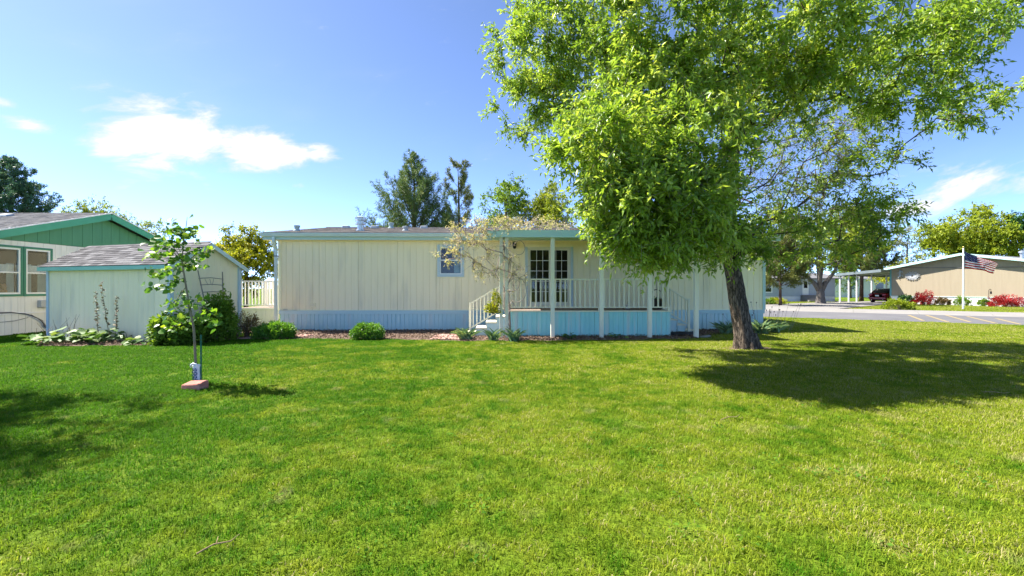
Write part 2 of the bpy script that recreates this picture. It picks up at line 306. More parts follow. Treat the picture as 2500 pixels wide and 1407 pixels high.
 leaf_dark = leafmat('dark_green_leaves', [(0.029,0.088,0.022),(0.048,0.136,0.032),(0.080,0.192,0.040),(0.112,0.240,0.048)], 0.3),
 leaf_pale = leafmat('pale_leaves', [(0.16,0.18,0.12),(0.24,0.27,0.18),(0.32,0.35,0.25),(0.4,0.42,0.32)], 0.4),
 needle = leafmat('pine_needles', [(0.07,0.125,0.04),(0.11,0.175,0.05),(0.17,0.225,0.06),(0.27,0.29,0.08)], 0.2, tint=(1.1,1.1,0.7)),
 spruce = leafmat('spruce_needles', [(0.045,0.112,0.068),(0.075,0.158,0.090),(0.120,0.210,0.112),(0.240,0.300,0.165)], 0.2, tint=(1.1,1.1,0.8)),
 olive = leafmat('olive_needles', [(0.08,0.11,0.03),(0.13,0.16,0.04),(0.19,0.21,0.05),(0.27,0.25,0.07)], 0.25),
 leaf_aspen = leafmat('aspen_leaves', [(0.056,0.150,0.025),(0.094,0.213,0.031),(0.150,0.300,0.031),(0.350,0.475,0.037)], 0.45, 0.4, 0.4),
 leaf_bush = leafmat('bush_leaves', [(0.045,0.128,0.018),(0.090,0.225,0.027),(0.150,0.330,0.033),(0.240,0.450,0.053)], 0.35, 0.4, 0.4),
 leaf_broad = leafmat('broad_leaves', [(0.05,0.125,0.028),(0.085,0.18,0.035),(0.13,0.235,0.05),(0.22,0.30,0.10)], 0.35),
 leaf_weed = leafmat('weed_leaves', [(0.07,0.17,0.02),(0.10,0.21,0.025),(0.14,0.26,0.03)], 0.45, 0.95, 0.02),
 leaf_vine = leafmat('vine_leaves', [(0.34,0.36,0.10),(0.48,0.47,0.18),(0.58,0.53,0.38),(0.62,0.53,0.52)], 0.45),
 leaf_red = leafmat('red_leaves', [(0.192,0.014,0.014),(0.360,0.030,0.036),(0.504,0.060,0.060),(0.540,0.156,0.120)], 0.4, tint=(1.2,0.7,0.7)),
 leaf_rust = leafmat('rusty_leaves', [(0.112,0.070,0.035),(0.182,0.105,0.056),(0.140,0.140,0.042),(0.224,0.154,0.084)], 0.3),
 leaf_dry = leafmat('dry_leaves', [(0.05,0.03,0.015),(0.09,0.06,0.028),(0.14,0.10,0.04),(0.09,0.10,0.025)], 0.3),
 leaf_iris = leafmat('strap_leaves', [(0.091,0.182,0.091),(0.155,0.273,0.137),(0.255,0.382,0.200),(0.455,0.510,0.237)], 0.3),
 shingle_brown = rndmat('brown_grey_shingles', [(0.12,0.105,0.095),(0.19,0.165,0.15),(0.27,0.235,0.21),(0.35,0.305,0.265)]),
 shingle_grey = rndmat('light_grey_shingles', [(0.13,0.127,0.132),(0.18,0.175,0.178),(0.235,0.226,0.225),(0.29,0.275,0.27)]),
 chips = rndmat('bark_chips', [(0.10,0.055,0.035),(0.20,0.125,0.085),(0.32,0.22,0.16),(0.42,0.33,0.26)], 0.95),
)
M['shA'] = painted('shed_shingle_mid', (0.105,0.10,0.105), (0.08,0.077,0.08), 9, 0.95, 0.7, 120)
M['shB'] = painted('shed_shingle_dark', (0.062,0.06,0.064), (0.048,0.046,0.05), 9, 0.95, 0.7, 120)
M['shC'] = painted('shed_shingle_light', (0.165,0.16,0.165), (0.125,0.122,0.126), 9, 0.95, 0.7, 120)

# ------------------------------------------------------------------ ground
def ground_mat():
    m, n, l = newmat('lawn_thatch')
    g = n.new('ShaderNodeNewGeometry')
    a = n.new('ShaderNodeTexNoise'); a.inputs['Scale'].default_value = 0.45; a.inputs['Detail'].default_value = 6; l.new(g.outputs['Position'], a.inputs['Vector'])
    b_ = n.new('ShaderNodeTexNoise'); b_.inputs['Scale'].default_value = 25; b_.inputs['Detail'].default_value = 6; l.new(g.outputs['Position'], b_.inputs['Vector'])
    mx = n.new('ShaderNodeMixRGB'); mx.inputs[1].default_value = (0.10,0.20,0.010,1); mx.inputs[2].default_value = (0.22,0.29,0.02,1); l.new(a.outputs[0], mx.inputs[0])
    m2 = n.new('ShaderNodeMixRGB'); m2.blend_type = 'MULTIPLY'; m2.inputs[0].default_value = 0.8; l.new(mx.outputs[0], m2.inputs[1]); l.new(b_.outputs[0], m2.inputs[2])
    b = n.new('ShaderNodeBsdfPrincipled'); b.inputs['Roughness'].default_value = 0.95; b.inputs['Specular IOR Level'].default_value = 0.1; l.new(m2.outputs[0], b.inputs['Base Color'])
    bp = n.new('ShaderNodeBump'); bp.inputs['Distance'].default_value = 0.05; l.new(b_.outputs[0], bp.inputs['Height']); l.new(bp.outputs[0], b.inputs['Normal'])
    o = n.new('ShaderNodeOutputMaterial'); l.new(b.outputs[0], o.inputs[0]); return m
gm = MB(); S = 900.0
gm.quad((-S,-S,0),(S,-S,0),(S,S,0),(-S,S,0))
tag(gm.build('ground', ground_mat()), kind='structure')

RN = Vector((0.6,0.8,0)); RD = Vector((0.8,-0.6,0))       # road normal and direction
def rp(n, s, z=0.0): v = RN*n+RD*s; return Vector((v.x, v.y, z))
road = MB().quad(rp(26.9,-60,.006), rp(26.9,80,.006), rp(34.45,80,.006), rp(34.45,-60,.006)).build('road', M['asphalt']); tag(road, kind='structure')
prof = [(34.40,0.004),(34.42,0.02),(35.0,0.03),(35.25,0.10),(38.2,0.10),(38.22,-0.02)]
pv = MB()
s0 = -60.0
while s0 < 80:
    s1 = s0+2.99
    for (a, za), (b, zb) in zip(prof[:-1], prof[1:]): pv.quad(rp(a,s0,za), rp(a,s1,za), rp(b,s1,zb), rp(b,s0,zb))
    s0 += 3.0
tag(pv.build('pavement', M['concrete']), kind='structure')
for k, (a, b) in enumerate([((2218,770),(2255,784)),((2261,770),(2315,787)),((2309,770),(2369,787)),((2360,772.7),(2431,790)),((2431,778),(2491,792.6))]):
    A = gp(*a); B = gp(*b); d = (B-A).normalized(); q = Vector((d.y,-d.x,0))*0.07; z = Vector((0,0,0.011))
    MB().quad(A-q+z, A+q+z, B+q+z, B-q+z).build('painted_line', M['yellow'], road)
# driveway to the carport
dw = [rp(38.1,-8.0,0.085), rp(38.1,-1.0,0.085), Vector((38.2,44.6,0.03)), Vector((47,49,0.03)), Vector((44,53,0.03)), Vector((33.0,47.6,0.03))]
tag(MB().poly(dw).build('driveway', M['driveway']), kind='structure')

# ------------------------------------------------------------------ vegetation helpers
def leaves_arrays(P, D, Nn, Ln, Wd, fold=0.25, droop=0.15):
    """P base, D direction, Nn normal (unit), arrays -> verts, tri faces; a leaf is two folded triangles-pairs"""
    D = D/np.maximum(np.linalg.norm(D, axis=1, keepdims=True), 1e-6)
    S_ = np.cross(D, Nn); S_ /= np.maximum(np.linalg.norm(S_, axis=1, keepdims=True), 1e-6)
    U = np.cross(S_, D); Ln = Ln[:,None]; Wd = Wd[:,None]
    mid = P+D*Ln*0.45
    tip = P+D*Ln; tip[:,2] -= (droop*Ln)[:,0]
    a = mid+S_*Wd*0.5+U*Wd*fold; b = mid-S_*Wd*0.5+U*Wd*fold
    n = len(P); V = np.stack([P, a, tip, b], 1).reshape(-1,3)
    i = np.arange(n)*4
    Fc = np.concatenate([np.stack([i,i+1,i+2],1), np.stack([i,i+2,i+3],1)], 0)
    return V, Fc
def rdir(rg, n, up=0.0):
    v = rg.normal(size=(n,3)); v[:,2] += up; return v/np.linalg.norm(v, axis=1, keepdims=True)
def tubes_mesh(name, chains, mat, thick=0.03):
    mb = MB()
    for pts, rad in chains:
        r0 = max(rad); mb.tube(pts, rad, 3 if r0 < 0.008 else 4 if r0 < 0.02 else 6 if r0 < 0.06 else 10, cap=False)
    return mb.mesh(name, mat, True)
def grow_skeleton(rg, trunk, tips, seg=0.35, upw=0.7):
    """connect every tip to the growing skeleton, each to a node lower and nearer the trunk"""
    nodes = [Vector(t[:3]) for t in trunk]; par = [-1]+list(range(len(trunk)-1)); nt_ = len(trunk)
    arr = np.zeros((200000,3), dtype=np.float32); cost0 = np.zeros(200000, dtype=np.float32)
    for i, p in enumerate(nodes):
        arr[i] = p; cost0[i] = 0 if i > nt_*0.3 else 2.0
    n = nt_
    T = np.array([t[:3] for t in trunk]); d0 = np.linalg.norm(tips[:,None,:]-T[None], axis=2).min(1)
    for ti in np.argsort(d0):
        t = tips[ti]; dv = arr[:n]-t; dist = np.linalg.norm(dv, axis=1)
        c = dist+np.maximum(dv[:,2]+0.25*dist, 0)*upw*1.6+cost0[:n]
        j = int(np.argmin(c)); a = Vector(arr[j]); b = Vector(t); Ld = (b-a).length
        if Ld < 0.05: continue
        k = max(1, int(Ld/seg)); pd = (a-Vector(arr[par[j]])).normalized() if par[j] >= 0 else Vector((0,0,1))
        ctrl = a+(pd*0.35+Vector((0,0,0.25)))*Ld*0.6+Vector(rg.normal(size=3))*Ld*0.08
        prev = j
        for s in range(1, k+1):
            u = s/k; p = a*(1-u)**2+ctrl*2*u*(1-u)+b*u*u
            if s < k: p = p+Vector(rg.normal(size=3))*0.03*min(Ld,1.5)
            arr[n] = p; par.append(prev); cost0[n] = 0.12; prev = n; n += 1
    return arr[:n].copy(), par, nt_
def chains_of(arr, par, nt_, trunk, tip_r, expo=0.46):
    n = len(arr); w = np.zeros(n); child = [[] for _ in range(n)]
    for i in range(n):
        if par[i] >= 0: child[par[i]].append(i)
    for i in range(n-1, -1, -1):
        if not child[i]: w[i] = 1
        if par[i] >= 0 and i >= nt_: w[par[i]] += w[i]
    rad = tip_r*np.maximum(w,1)**expo
    trunk_r = [t[3] for t in trunk]
    for i in range(nt_): rad[i] = trunk_r[i]
    done = set(range(nt_)); out = []
    order = sorted([i for i in range(nt_, n) if not child[i]], key=lambda i: -1)
    # thickest child continues the chain
    for i in range(nt_, n):
        p = par[i]
        if p >= nt_:
            best = max(child[p], key=lambda c: w[c])
            if best == i: continue
        ch = [p, i]; cur = i
        while child[cur]:
            cur = max(child[cur], key=lambda c: w[c]); ch.append(cur)
        rr = [float(rad[c]) for c in ch]; rr[0] = min(rr[0], rr[1]*1.15)
        out.append(([Vector(arr[c]) for c in ch], rr))
    return out
def trunk_mesh(name, trunk, mat, rg, sides=20, rough=0.06):
    """smooth tapered trunk with flutes and a root flare"""
    T = [(Vector(t[:3]), t[3]) for t in trunk]; pts = []; rad = []
    for k in range(len(T)-1):
        for s in range(5):
            u = s/5; pts.append(T[k][0].lerp(T[k+1][0], u)); rad.append(T[k][1]*(1-u)+T[k+1][1]*u)
    pts.append(T[-1][0]); rad.append(T[-1][1])
    mb = MB(); mb.tube(pts, rad, sides)
    V = np.array(mb.v); m = len(pts); ph = rg.uniform(0,6.28,4)
    for k in range(m):
        c = np.array(pts[k]); z = c[2]-pts[0].z
        for j in range(sides):
            a = 2*math.pi*j/sides; i = k*sides+j
            f = 1+rough*(math.sin(3*a+ph[0]+z*0.6)+0.7*math.sin(7*a+ph[1]-z*0.9)+0.5*rg.normal())
            if z < 0.5: f *= 1+0.22*((0.5-z)/0.5)**2*(1+0.4*math.sin(5*a+ph[2]))
            V[i] = c+(V[i]-c)*f
    mb.v = [tuple(v) for v in V]
    return mb.mesh(name, mat, True)
def make_tree(name, label, cat, trunk, lobes, leafL=0.09, leafW=0.032, shoots=6, per=14, shootL=0.4, bark='bark', leaf='leaf_ash', seed=1, tip_r=0.006, twigs=False,
              droop=0.25, upb=0.25, group=None, trunk_sides=12, expo=0.46, seg=0.35, zmin=0.3, leaf_objs=0, twigmat=None, tonevar=.16):
    """lobes: (centre, radii(3), tips, leafiness); everything in world metres"""
    rg = np.random.default_rng(seed); base = Vector(trunk[0][:3])
    root = empty(name, base, 0, label, cat, group)
    tips = []; lf = []; cen = []
    for c, r, n, k in lobes:
        v = rg.normal(size=(n,3)); v /= np.linalg.norm(v, axis=1, keepdims=True); rr = rg.uniform(0.25,1,size=(n,1))**0.45
        p = np.array(c)+v*rr*np.array(r); tips.append(p); lf += [k]*n; cen += [np.array(c)]*n
    tips = np.concatenate(tips); lf = np.array(lf); cen = np.array(cen)
    tips[:,2] = np.maximum(tips[:,2], zmin)
    tr = [(t[0],t[1],t[2],t[3]) for t in trunk]
    # refine trunk nodes
    ref = []
    for a, b in zip(tr[:-1], tr[1:]):
        k = max(1, int((Vector(b[:3])-Vector(a[:3])).length/0.4))
        for s in range(k): u = s/k; ref.append(tuple(a[i]*(1-u)+b[i]*u for i in range(4)))
    ref.append(tr[-1])
    arr, par, nt_ = grow_skeleton(rg, ref, tips, seg)
    ch = chains_of(arr, par, nt_, ref, tip_r, expo)
    b_ = np.array(base)
    loc = [([p-base for p in pts], rd) for pts, rd in ch]
    link('trunk', trunk_mesh('trunk', [(t[0]-base.x, t[1]-base.y, t[2]-base.z, t[3]) for t in tr], M[bark], rg, trunk_sides), root)
    # shoots and leaves
    n = len(tips); idx = np.repeat(np.arange(n), shoots); keep = rg.uniform(size=len(idx)) < lf[idx]; idxl = idx[keep]
    out = tips[idxl]-cen[idxl]; out /= np.maximum(np.linalg.norm(out, axis=1, keepdims=True), 1e-6)
    sdir = out*0.55+rdir(rg, len(idxl), upb)*0.9; sdir /= np.linalg.norm(sdir, axis=1, keepdims=True)
    sl = rg.uniform(0.55,1.25,len(idxl))*shootL
    if twigs:
        bare = idx[~keep]; bd = tips[bare]-cen[bare]; bd /= np.maximum(np.linalg.norm(bd, axis=1, keepdims=True), 1e-6); bd = bd*.4+rdir(rg, len(bare), upb); bd /= np.linalg.norm(bd, axis=1, keepdims=True)
        A = np.concatenate([tips[idxl], tips[bare]])-b_; sd2 = np.concatenate([sdir, bd]); sl2 = np.concatenate([sl, rg.uniform(.5,1.5,len(bare))*shootL]); B = A+sd2*sl2[:,None]; B[:,2] -= sl2*0.12
        u = np.cross(sd2, np.array([0.3,0.2,0.93])); u /= np.maximum(np.linalg.norm(u,axis=1,keepdims=True),1e-6); w = np.cross(sd2,u)
        r = 0.0035; V = []; 
        ring = [u*r, (-0.5*u+0.87*w)*r, (-0.5*u-0.87*w)*r]
        V = np.stack([A+ring[0],A+ring[1],A+ring[2],B+ring[0]*.4,B+ring[1]*.4,B+ring[2]*.4],1).reshape(-1,3)
        i = np.arange(len(A))*6; Fq = np.concatenate([np.stack([i,i+1,i+4,i+3],1),np.stack([i+1,i+2,i+5,i+4],1),np.stack([i+2,i,i+3,i+5],1)],0)
        o = link('twigs', nmesh('twigs', V, Fq, M[twigmat or 'twig']), root); o['kind'] = 'stuff'
    link('branches', tubes_mesh('branches', loc, M[twigmat] if twigmat else M[bark] if not twigs else M['barkdark']), root)
    m = len(idxl); li = np.repeat(np.arange(m), per); t = np.tile((np.arange(per)+0.5)/per, m)
    t = np.clip(t+rg.normal(size=len(t))*0.04, 0.05, 1)
    P = tips[idxl][li]-b_+sdir[li]*(sl[li]*t)[:,None]; P[:,2] -= sl[li]*0.12*t*t
    P += rg.normal(size=P.shape)*0.015*leafL/0.09
    D = sdir[li]*0.45+rdir(rg, len(li))*0.75; D[:,2] -= droop
    Nn = rdir(rg, len(li), 1.3)
    tone = np.clip(rg.normal(0.45,tonevar,size=n)[idxl][li]+rg.normal(0,0.16,len(li))+0.12*t, 0, 1)
    LL = leafL*rg.uniform(0.6,1.25,len(li)); LW = leafW*rg.uniform(0.7,1.25,len(li))
    if leaf_objs:               # the leaves that show largest are leaves of their own
        q = np.linalg.norm(P+b_-np.array((0,0,CAMH)), axis=1); near = np.argsort(q)[:leaf_objs*3][::3]
        for i in near: leaf_obj(root, 'lance', leaf, TONES[min(4,int(tone[i]*5))], P[i], D[i], Nn[i], float(LL[i]), float(LW[i]))
        kp = np.ones(len(P), bool); kp[near] = False; P, D, Nn, LL, LW, tone = P[kp], D[kp], Nn[kp], LL[kp], LW[kp], tone[kp]
    V, Fc = leaves_arrays(P, D, Nn, LL, LW)
    o = link('crown', nmesh('crown', V, Fc, M[leaf], np.repeat(tone,4)), root); o['kind'] = 'stuff'
    return root
def auto_lobes(rg, c, r, n, tips, leafy=1.0, size=0.42):
    out = []
    for k in range(n):
        v = rg.normal(size=3); v /= np.linalg.norm(v); q = rg.uniform(0.35,0.8)
        s = size*rg.uniform(0.7,1.25)
        out.append(((c[0]+v[0]*q*r[0], c[1]+v[1]*q*r[1], c[2]+v[2]*q*r[2]), (r[0]*s, r[1]*s, r[2]*s*0.8), tips, leafy))
    return out
def decid(name, label, base, h, rx, leaf, seed, Y=None, crown0=0.3, nl=12, tips=14, leafL=0.22, leafW=0.1, shoots=5, per=7, shootL=0.7, bark='barkgrey', tr=0.22, group=None, leafy=1.0, size=0.42, lean=(0,0), zscale=1.0, fork=None):
    rg = np.random.default_rng(seed+100); bx, by = base
    zc = h*(1+crown0)/2; rz = h*(1-crown0)/2*zscale
    trunk = [(bx,by,-0.1,tr),(bx+lean[0]*.3+0.05,by+lean[1]*.3,h*0.22,tr*0.85),(bx+lean[0]*.6,by+0.06,h*0.45,tr*0.62),(bx+lean[0],by+lean[1],h*0.72,tr*0.3)]
    if fork: trunk = [(bx,by,-.1,tr),(bx-.03,by,fork*.5,tr*.8),(bx+.03,by,fork,tr*.66)]
    lobes = auto_lobes(rg, (bx+lean[0],by+lean[1],zc), (rx,rx,rz), nl, tips, leafy, size)
    return make_tree(name, label, 'tree', trunk, lobes, leafL, leafW, shoots, per, shootL, bark, leaf, seed, 0.014, False, group=group, trunk_sides=10, expo=0.44, seg=0.6)
def conifer(name, label, base, h, rw, leaf, seed, whorls=22, z0=0.08, up=0.35, needle=0.24, per=26, bark='barkpine', sparse=1.0, sub=5, tuft_w=0.03, group=None, shape=.75):
    """trunk, whorled limbs with side twigs, brushes of needles at every twig"""
    rg = np.random.default_rng(seed); b = Vector((base[0],base[1],0))
    root = empty(name, b, 0, label, 'tree', group)
    trunk = [(0,0,-0.1,h*0.02),(0.03*h*rg.normal()*.2,0,h*0.4,h*0.014),(0.03*h*rg.normal()*.2,0,h*0.75,h*0.007),(0,0,h,0.012)]
    link('trunk', trunk_mesh('trunk', trunk, M[bark], rg, 10, 0.04), root)
    chains = []; P = []; D = []
    for k in range(whorls):
        u = (k+0.5)/whorls; z = h*(z0+(0.985-z0)*u)
        Lr = rw*(1-u)**shape*rg.uniform(0.8,1.12)+0.15
        nb = max(3, int((6 if u < 0.8 else 5)*sparse))
        a0 = rg.uniform(0,6.28)
        for j in range(nb):
            if rg.uniform() > sparse: continue
            a = a0+j*2*math.pi/nb+rg.normal()*0.25; Lb = Lr*rg.uniform(0.6,1.1)
            dr = Vector((math.cos(a),math.sin(a),up+0.6*u+rg.normal()*0.1)).normalized()
            st = Vector((0,0,z)); pts = [st+dr*Lb*s+Vector((0,0,0.18*Lb*s*s)) for s in (0,0.35,0.7,1.0)]
            chains.append((pts, [0.012*Lb+0.006,0.009*Lb+0.005,0.006*Lb+0.004,0.003]))
            ns = max(2, int(sub*Lb/rw*2.2))
            for s in range(ns):
                t = 0.3+0.7*(s+rg.uniform())/ns; q = st+dr*Lb*t+Vector((0,0,0.18*Lb*t*t))
                sd_ = (dr*0.7+Vector(rg.normal(size=3))*0.55+Vector((0,0,0.45))).normalized(); sl = 0.22*Lr*(1.15-t*0.5)+0.15
                e = q+sd_*sl; chains.append(([q,e],[0.008,0.004]))
                for g in range(3):
                    P.append(q+sd_*sl*(0.35+0.33*g)); D.append(sd_)
    P = np.array([tuple(p) for p in P]); D = np.array([tuple(d) for d in D])
    link('branches', tubes_mesh('branches', chains, M[bark]), root)
    li = np.repeat(np.arange(len(P)), per); m = len(li)
    dd = D[li]*0.5+rdir(rg, m)*0.75
    PP = P[li]+rg.normal(size=(m,3))*0.05
    tone = np.clip(rg.normal(0.4,0.18,len(P))[li]+rg.normal(0,0.15,m), 0, 1)
    V, Fc = leaves_arrays(PP, dd, rdir(rg,m,0.5), needle*rg.uniform(0.6,1.2,m), np.full(m,tuft_w), 0.1, 0.0)
    o = link('crown', nmesh('crown', V, Fc, M[leaf], np.repeat(tone,4)), root); o['kind'] = 'stuff'
    return root
def shrub(name, label, loc, r, leaf, seed, n=4500, leafL=0.05, leafW=0.025, up=0.6, stems=9, group=None, cat='shrub', shell=0.5, spiky=0.0, bark='twig', squash=2.2):
    """dome of leaves on real stems; leaves cluster in sprigs so that the outline stays uneven"""
    rg = np.random.default_rng(seed); root = empty(name, loc, 0, label, cat, group)
    ns = max(20, n//22); v = rg.normal(size=(ns,3)); v[:,2] = np.abs(v[:,2]); v /= np.linalg.norm(v,axis=1,keepdims=True)
    p_ = 1.0/squash
    ell = np.sign(v)*np.abs(v)**0.85
    rr = rg.uniform(shell,1.0,size=(ns,1))**0.6*rg.uniform(0.88,1.08,size=(ns,1))
    T = ell*rr*np.array(r); T[:,2] = T[:,2]*0.93+0.03
    chains = []
    for k in rg.choice(ns, min(ns, stems*6), replace=False):
        a = Vector((T[k][0]*0.12, T[k][1]*0.12, -0.03)); b = Vector(T[k]); c = a.lerp(b,0.5)+Vector((0,0,0.2*r[2]))
        chains.append(([a, a.lerp(c,0.55), c.lerp(b,0.35), b],[0.008,0.007,0.005,0.002]))
    link('stems', tubes_mesh('stems', chains, M[bark]), root)
    per = n//ns; li = np.repeat(np.arange(ns), per); m = len(li)
    P = T[li]+rg.normal(size=(m,3))*np.array(r)*0.075
    P[:,2] = np.maximum(P[:,2], 0.01)
    D = v[li]*(0.5+spiky)+rdir(rg,m,up)*0.7
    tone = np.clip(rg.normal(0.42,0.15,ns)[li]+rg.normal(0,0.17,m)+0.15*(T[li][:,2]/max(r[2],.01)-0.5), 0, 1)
    V, Fc = leaves_arrays(P, D, rdir(rg,m,1.2), leafL*rg.uniform(0.6,1.3,m), leafW*rg.uniform(0.7,1.3,m), 0.2, 0.1)
    V[:,2] = np.maximum(V[:,2], 0.004)
    o = link('foliage', nmesh('foliage', V, Fc, M[leaf], np.repeat(tone,4)), root); o['kind'] = 'stuff'
    return root
_leafcache = {}
def leaf_mesh(kind, mat, tone):
    key = (kind, mat, tone)
    if key in _leafcache: return _leafcache[key]
    rows = {'round':[(0,.02),(.12,.34),(.32,.5),(.58,.48),(.8,.30),(1.0,.0)], 'lobed':[(0,.05),(.05,.42),(.25,.52),(.42,.46),(.6,.55),(.78,.36),(1.0,.05)], 'strap':[(0,.5),(.3,.5),(.6,.42),(.85,.25),(1,.0)], 'lance':[(0,.03),(.2,.36),(.45,.5),(.7,.36),(1,.0)]}[kind]
    V = []; Fc = []
    for k, (t, w) in enumerate(rows):
        z = -0.10*t*t if kind != 'strap' else -0.35*t*t*t
        V += [(-w, t, z+w*0.22), (0, t, z), (w, t, z+w*0.22)]
    for k in range(len(rows)-1):
        a = 3*k; Fc += [(a,a+1,a+4,a+3),(a+1,a+2,a+5,a+4)]
    me = nmesh('leaf', V, Fc, M[mat], np.full(len(V), tone), True); _leafcache[key] = me; return me
def leaf_obj(parent, kind, mat, tone, p, d, nrm, L_, W_):
    d = Vector(d).normalized(); s = d.cross(Vector(nrm))
    if s.length < 1e-3: s = d.cross(Vector((1,0.2,0)))
    s.normalize(); u = s.cross(d)
    o = link('leaf', leaf_mesh(kind, mat, tone), parent)
    o.matrix_local = Matrix((( s.x*W_, d.x*L_, u.x*L_, p[0]),( s.y*W_, d.y*L_, u.y*L_, p[1]),( s.z*W_, d.z*L_, u.z*L_, p[2]),(0,0,0,1)))
    return o
TONES = (0.1,0.3,0.5,0.7,0.9)
def broad_plant(name, label, loc, rad, h, n, L_, mat='leaf_broad', seed=0, kind='lobed', group=None, cat='plant', wr=0.95):
    rg = random.Random(seed); root = empty(name, loc, 0, label, cat, group); mb = MB()
    for k in range(n):
        a = rg.uniform(0,6.283); r_ = rad*math.sqrt(rg.uniform(0.02,1)); z = h*rg.uniform(0.25,1)*(1.1-0.5*r_/rad)
        p = Vector((math.cos(a)*r_, math.sin(a)*r_*0.75, z)); f = Vector((math.cos(a),math.sin(a),rg.uniform(-0.35,0.35)))
        mb.tube([(p.x*0.2,p.y*0.2,-0.02),(p.x*0.6,p.y*0.6,z*0.75),p], [0.006,0.005,0.004], 4, False)
        leaf_obj(root, kind, mat, rg.choice(TONES), p, f+Vector((rg.gauss(0,.3),rg.gauss(0,.3),0)), (rg.gauss(0,.35),rg.gauss(0,.35)-.25,1), L_*rg.uniform(0.6,1.2), L_*wr*rg.uniform(0.7,1.15))
    mb.build('stems', M['leaf_broad'], root)
    return root
def strap_plant(name, label, loc, n, L_, mat='leaf_iris', seed=0, w=0.025, spread=0.5, group=None):
    rg = random.Random(seed); root = empty(name, loc, 0, label, 'plant', group)
    for k in range(n):
        a = rg.uniform(0,6.283); d = Vector((math.cos(a)*spread*rg.uniform(.2,1.2), math.sin(a)*spread*rg.uniform(.2,1.2), 1))
        p = (rg.gauss(0,.06),rg.gauss(0,.06),-0.02)
        leaf_obj(root, 'strap', mat, rg.choice(TONES), p, d, (math.cos(a)*-1,math.sin(a)*-1,0.3), L_*rg.uniform(.55,1.15), w*rg.uniform(.8,1.4))
    return root

# ------------------------------------------------------------------ building helpers
def siding(parent, frame, u0, u1, z0, z1, step, pw, mat, openings=(), y=0.0, groove=0.014, depth=0.014, thick=0.03, name='siding_panel', gap=.002):
    """vertical grooved panels (each its own object) in the plane y of the parent's frame; frame maps (u, out, z) to local"""
    def panel(a, b, za, zb, off):
        mb = MB(); xs = [(a+gap, 0)]
        k = math.ceil((a-off)/step-1e-6)
        g = off+k*step
        while g < b-0.02:
            if g > a+0.03: xs += [(g-groove/2,0),(g-groove/2+0.002,-depth),(g+groove/2-0.002,-depth),(g+groove/2,0)]
            g += step
        xs.append((b-gap, 0))
        for (xa, oa), (xb, ob) in zip(xs[:-1], xs[1:]): mb.quad(frame(xa,oa,za), frame(xb,ob,za), frame(xb,ob,zb), frame(xa,oa,zb))
        mb.quad(frame(a+gap,-thick,za), frame(a+gap,0,za), frame(a+gap,0,zb), frame(a+gap,-thick,zb))
        mb.quad(frame(b-gap,0,za), frame(b-gap,-thick,za), frame(b-gap,-thick,zb), frame(b-gap,0,zb))
        mb.quad(frame(a,-thick,za), frame(a,-thick,zb), frame(b,-thick,zb), frame(b,-thick,za))
        mb.build(name, mat, parent)
    u = u0
    while u < u1-0.02:
        v = min(u+pw, u1); pieces = [(u,v,z0,z1)]
        for (a,b,c,d) in openings:
            nx = []
            for (p,q,r,s) in pieces:
                if b <= p or a >= q or d <= r or c >= s: nx.append((p,q,r,s)); continue
                if a > p: nx.append((p,a,r,s))
                if b < q: nx.append((b,q,r,s))
                m0, m1 = max(p,a), min(q,b)
                if c > r: nx.append((m0,m1,r,c))
                if d < s: nx.append((m0,m1,d,s))
            pieces = nx
        for (p,q,r,s) in pieces:
            if q-p > 0.01 and s-r > 0.01: panel(p,q,r,s,u)
        u = v
def shingle_mesh(name, rg, o, ux, uy, W_, L_, expo, tab, mat, thick=0.008):
    """stepped shingle courses as one mesh: o eave corner, ux along eave, uy up the slope"""
    o = np.array(o); ux = np.array(ux); uy = np.array(uy); nz = np.cross(ux, uy); V = []; Fc = []; Rn = []
    nr = int(L_/expo)+1
    for r in range(nr):
        y0 = r*expo; y1 = min(y0+expo*1.15, L_); x = -rg.uniform(0,tab)
        while x < W_:
            w = tab*rg.uniform(0.45,1.35); xa = max(x,0); xb = min(x+w,W_); x += w
            if xb-xa < 0.01 or y1-y0 < .01: continue
            t = thick*rg.uniform(0.7,1.9); i = len(V); b0 = o+ux*xa+uy*y0; b1 = o+ux*xb+uy*y0; c1 = o+ux*xb+uy*y1; c0 = o+ux*xa+uy*y1
            V += [b0, b1, b1+nz*t, b0+nz*t, c1+nz*t*0.2, c0+nz*t*0.2]; Fc += [(i,i+1,i+2,i+3),(i+3,i+2,i+4,i+5)]
            q = np.clip(rg.normal(0.42,0.24),0,1); Rn += [q]*6
    return nmesh(name, V, Fc, mat, Rn)
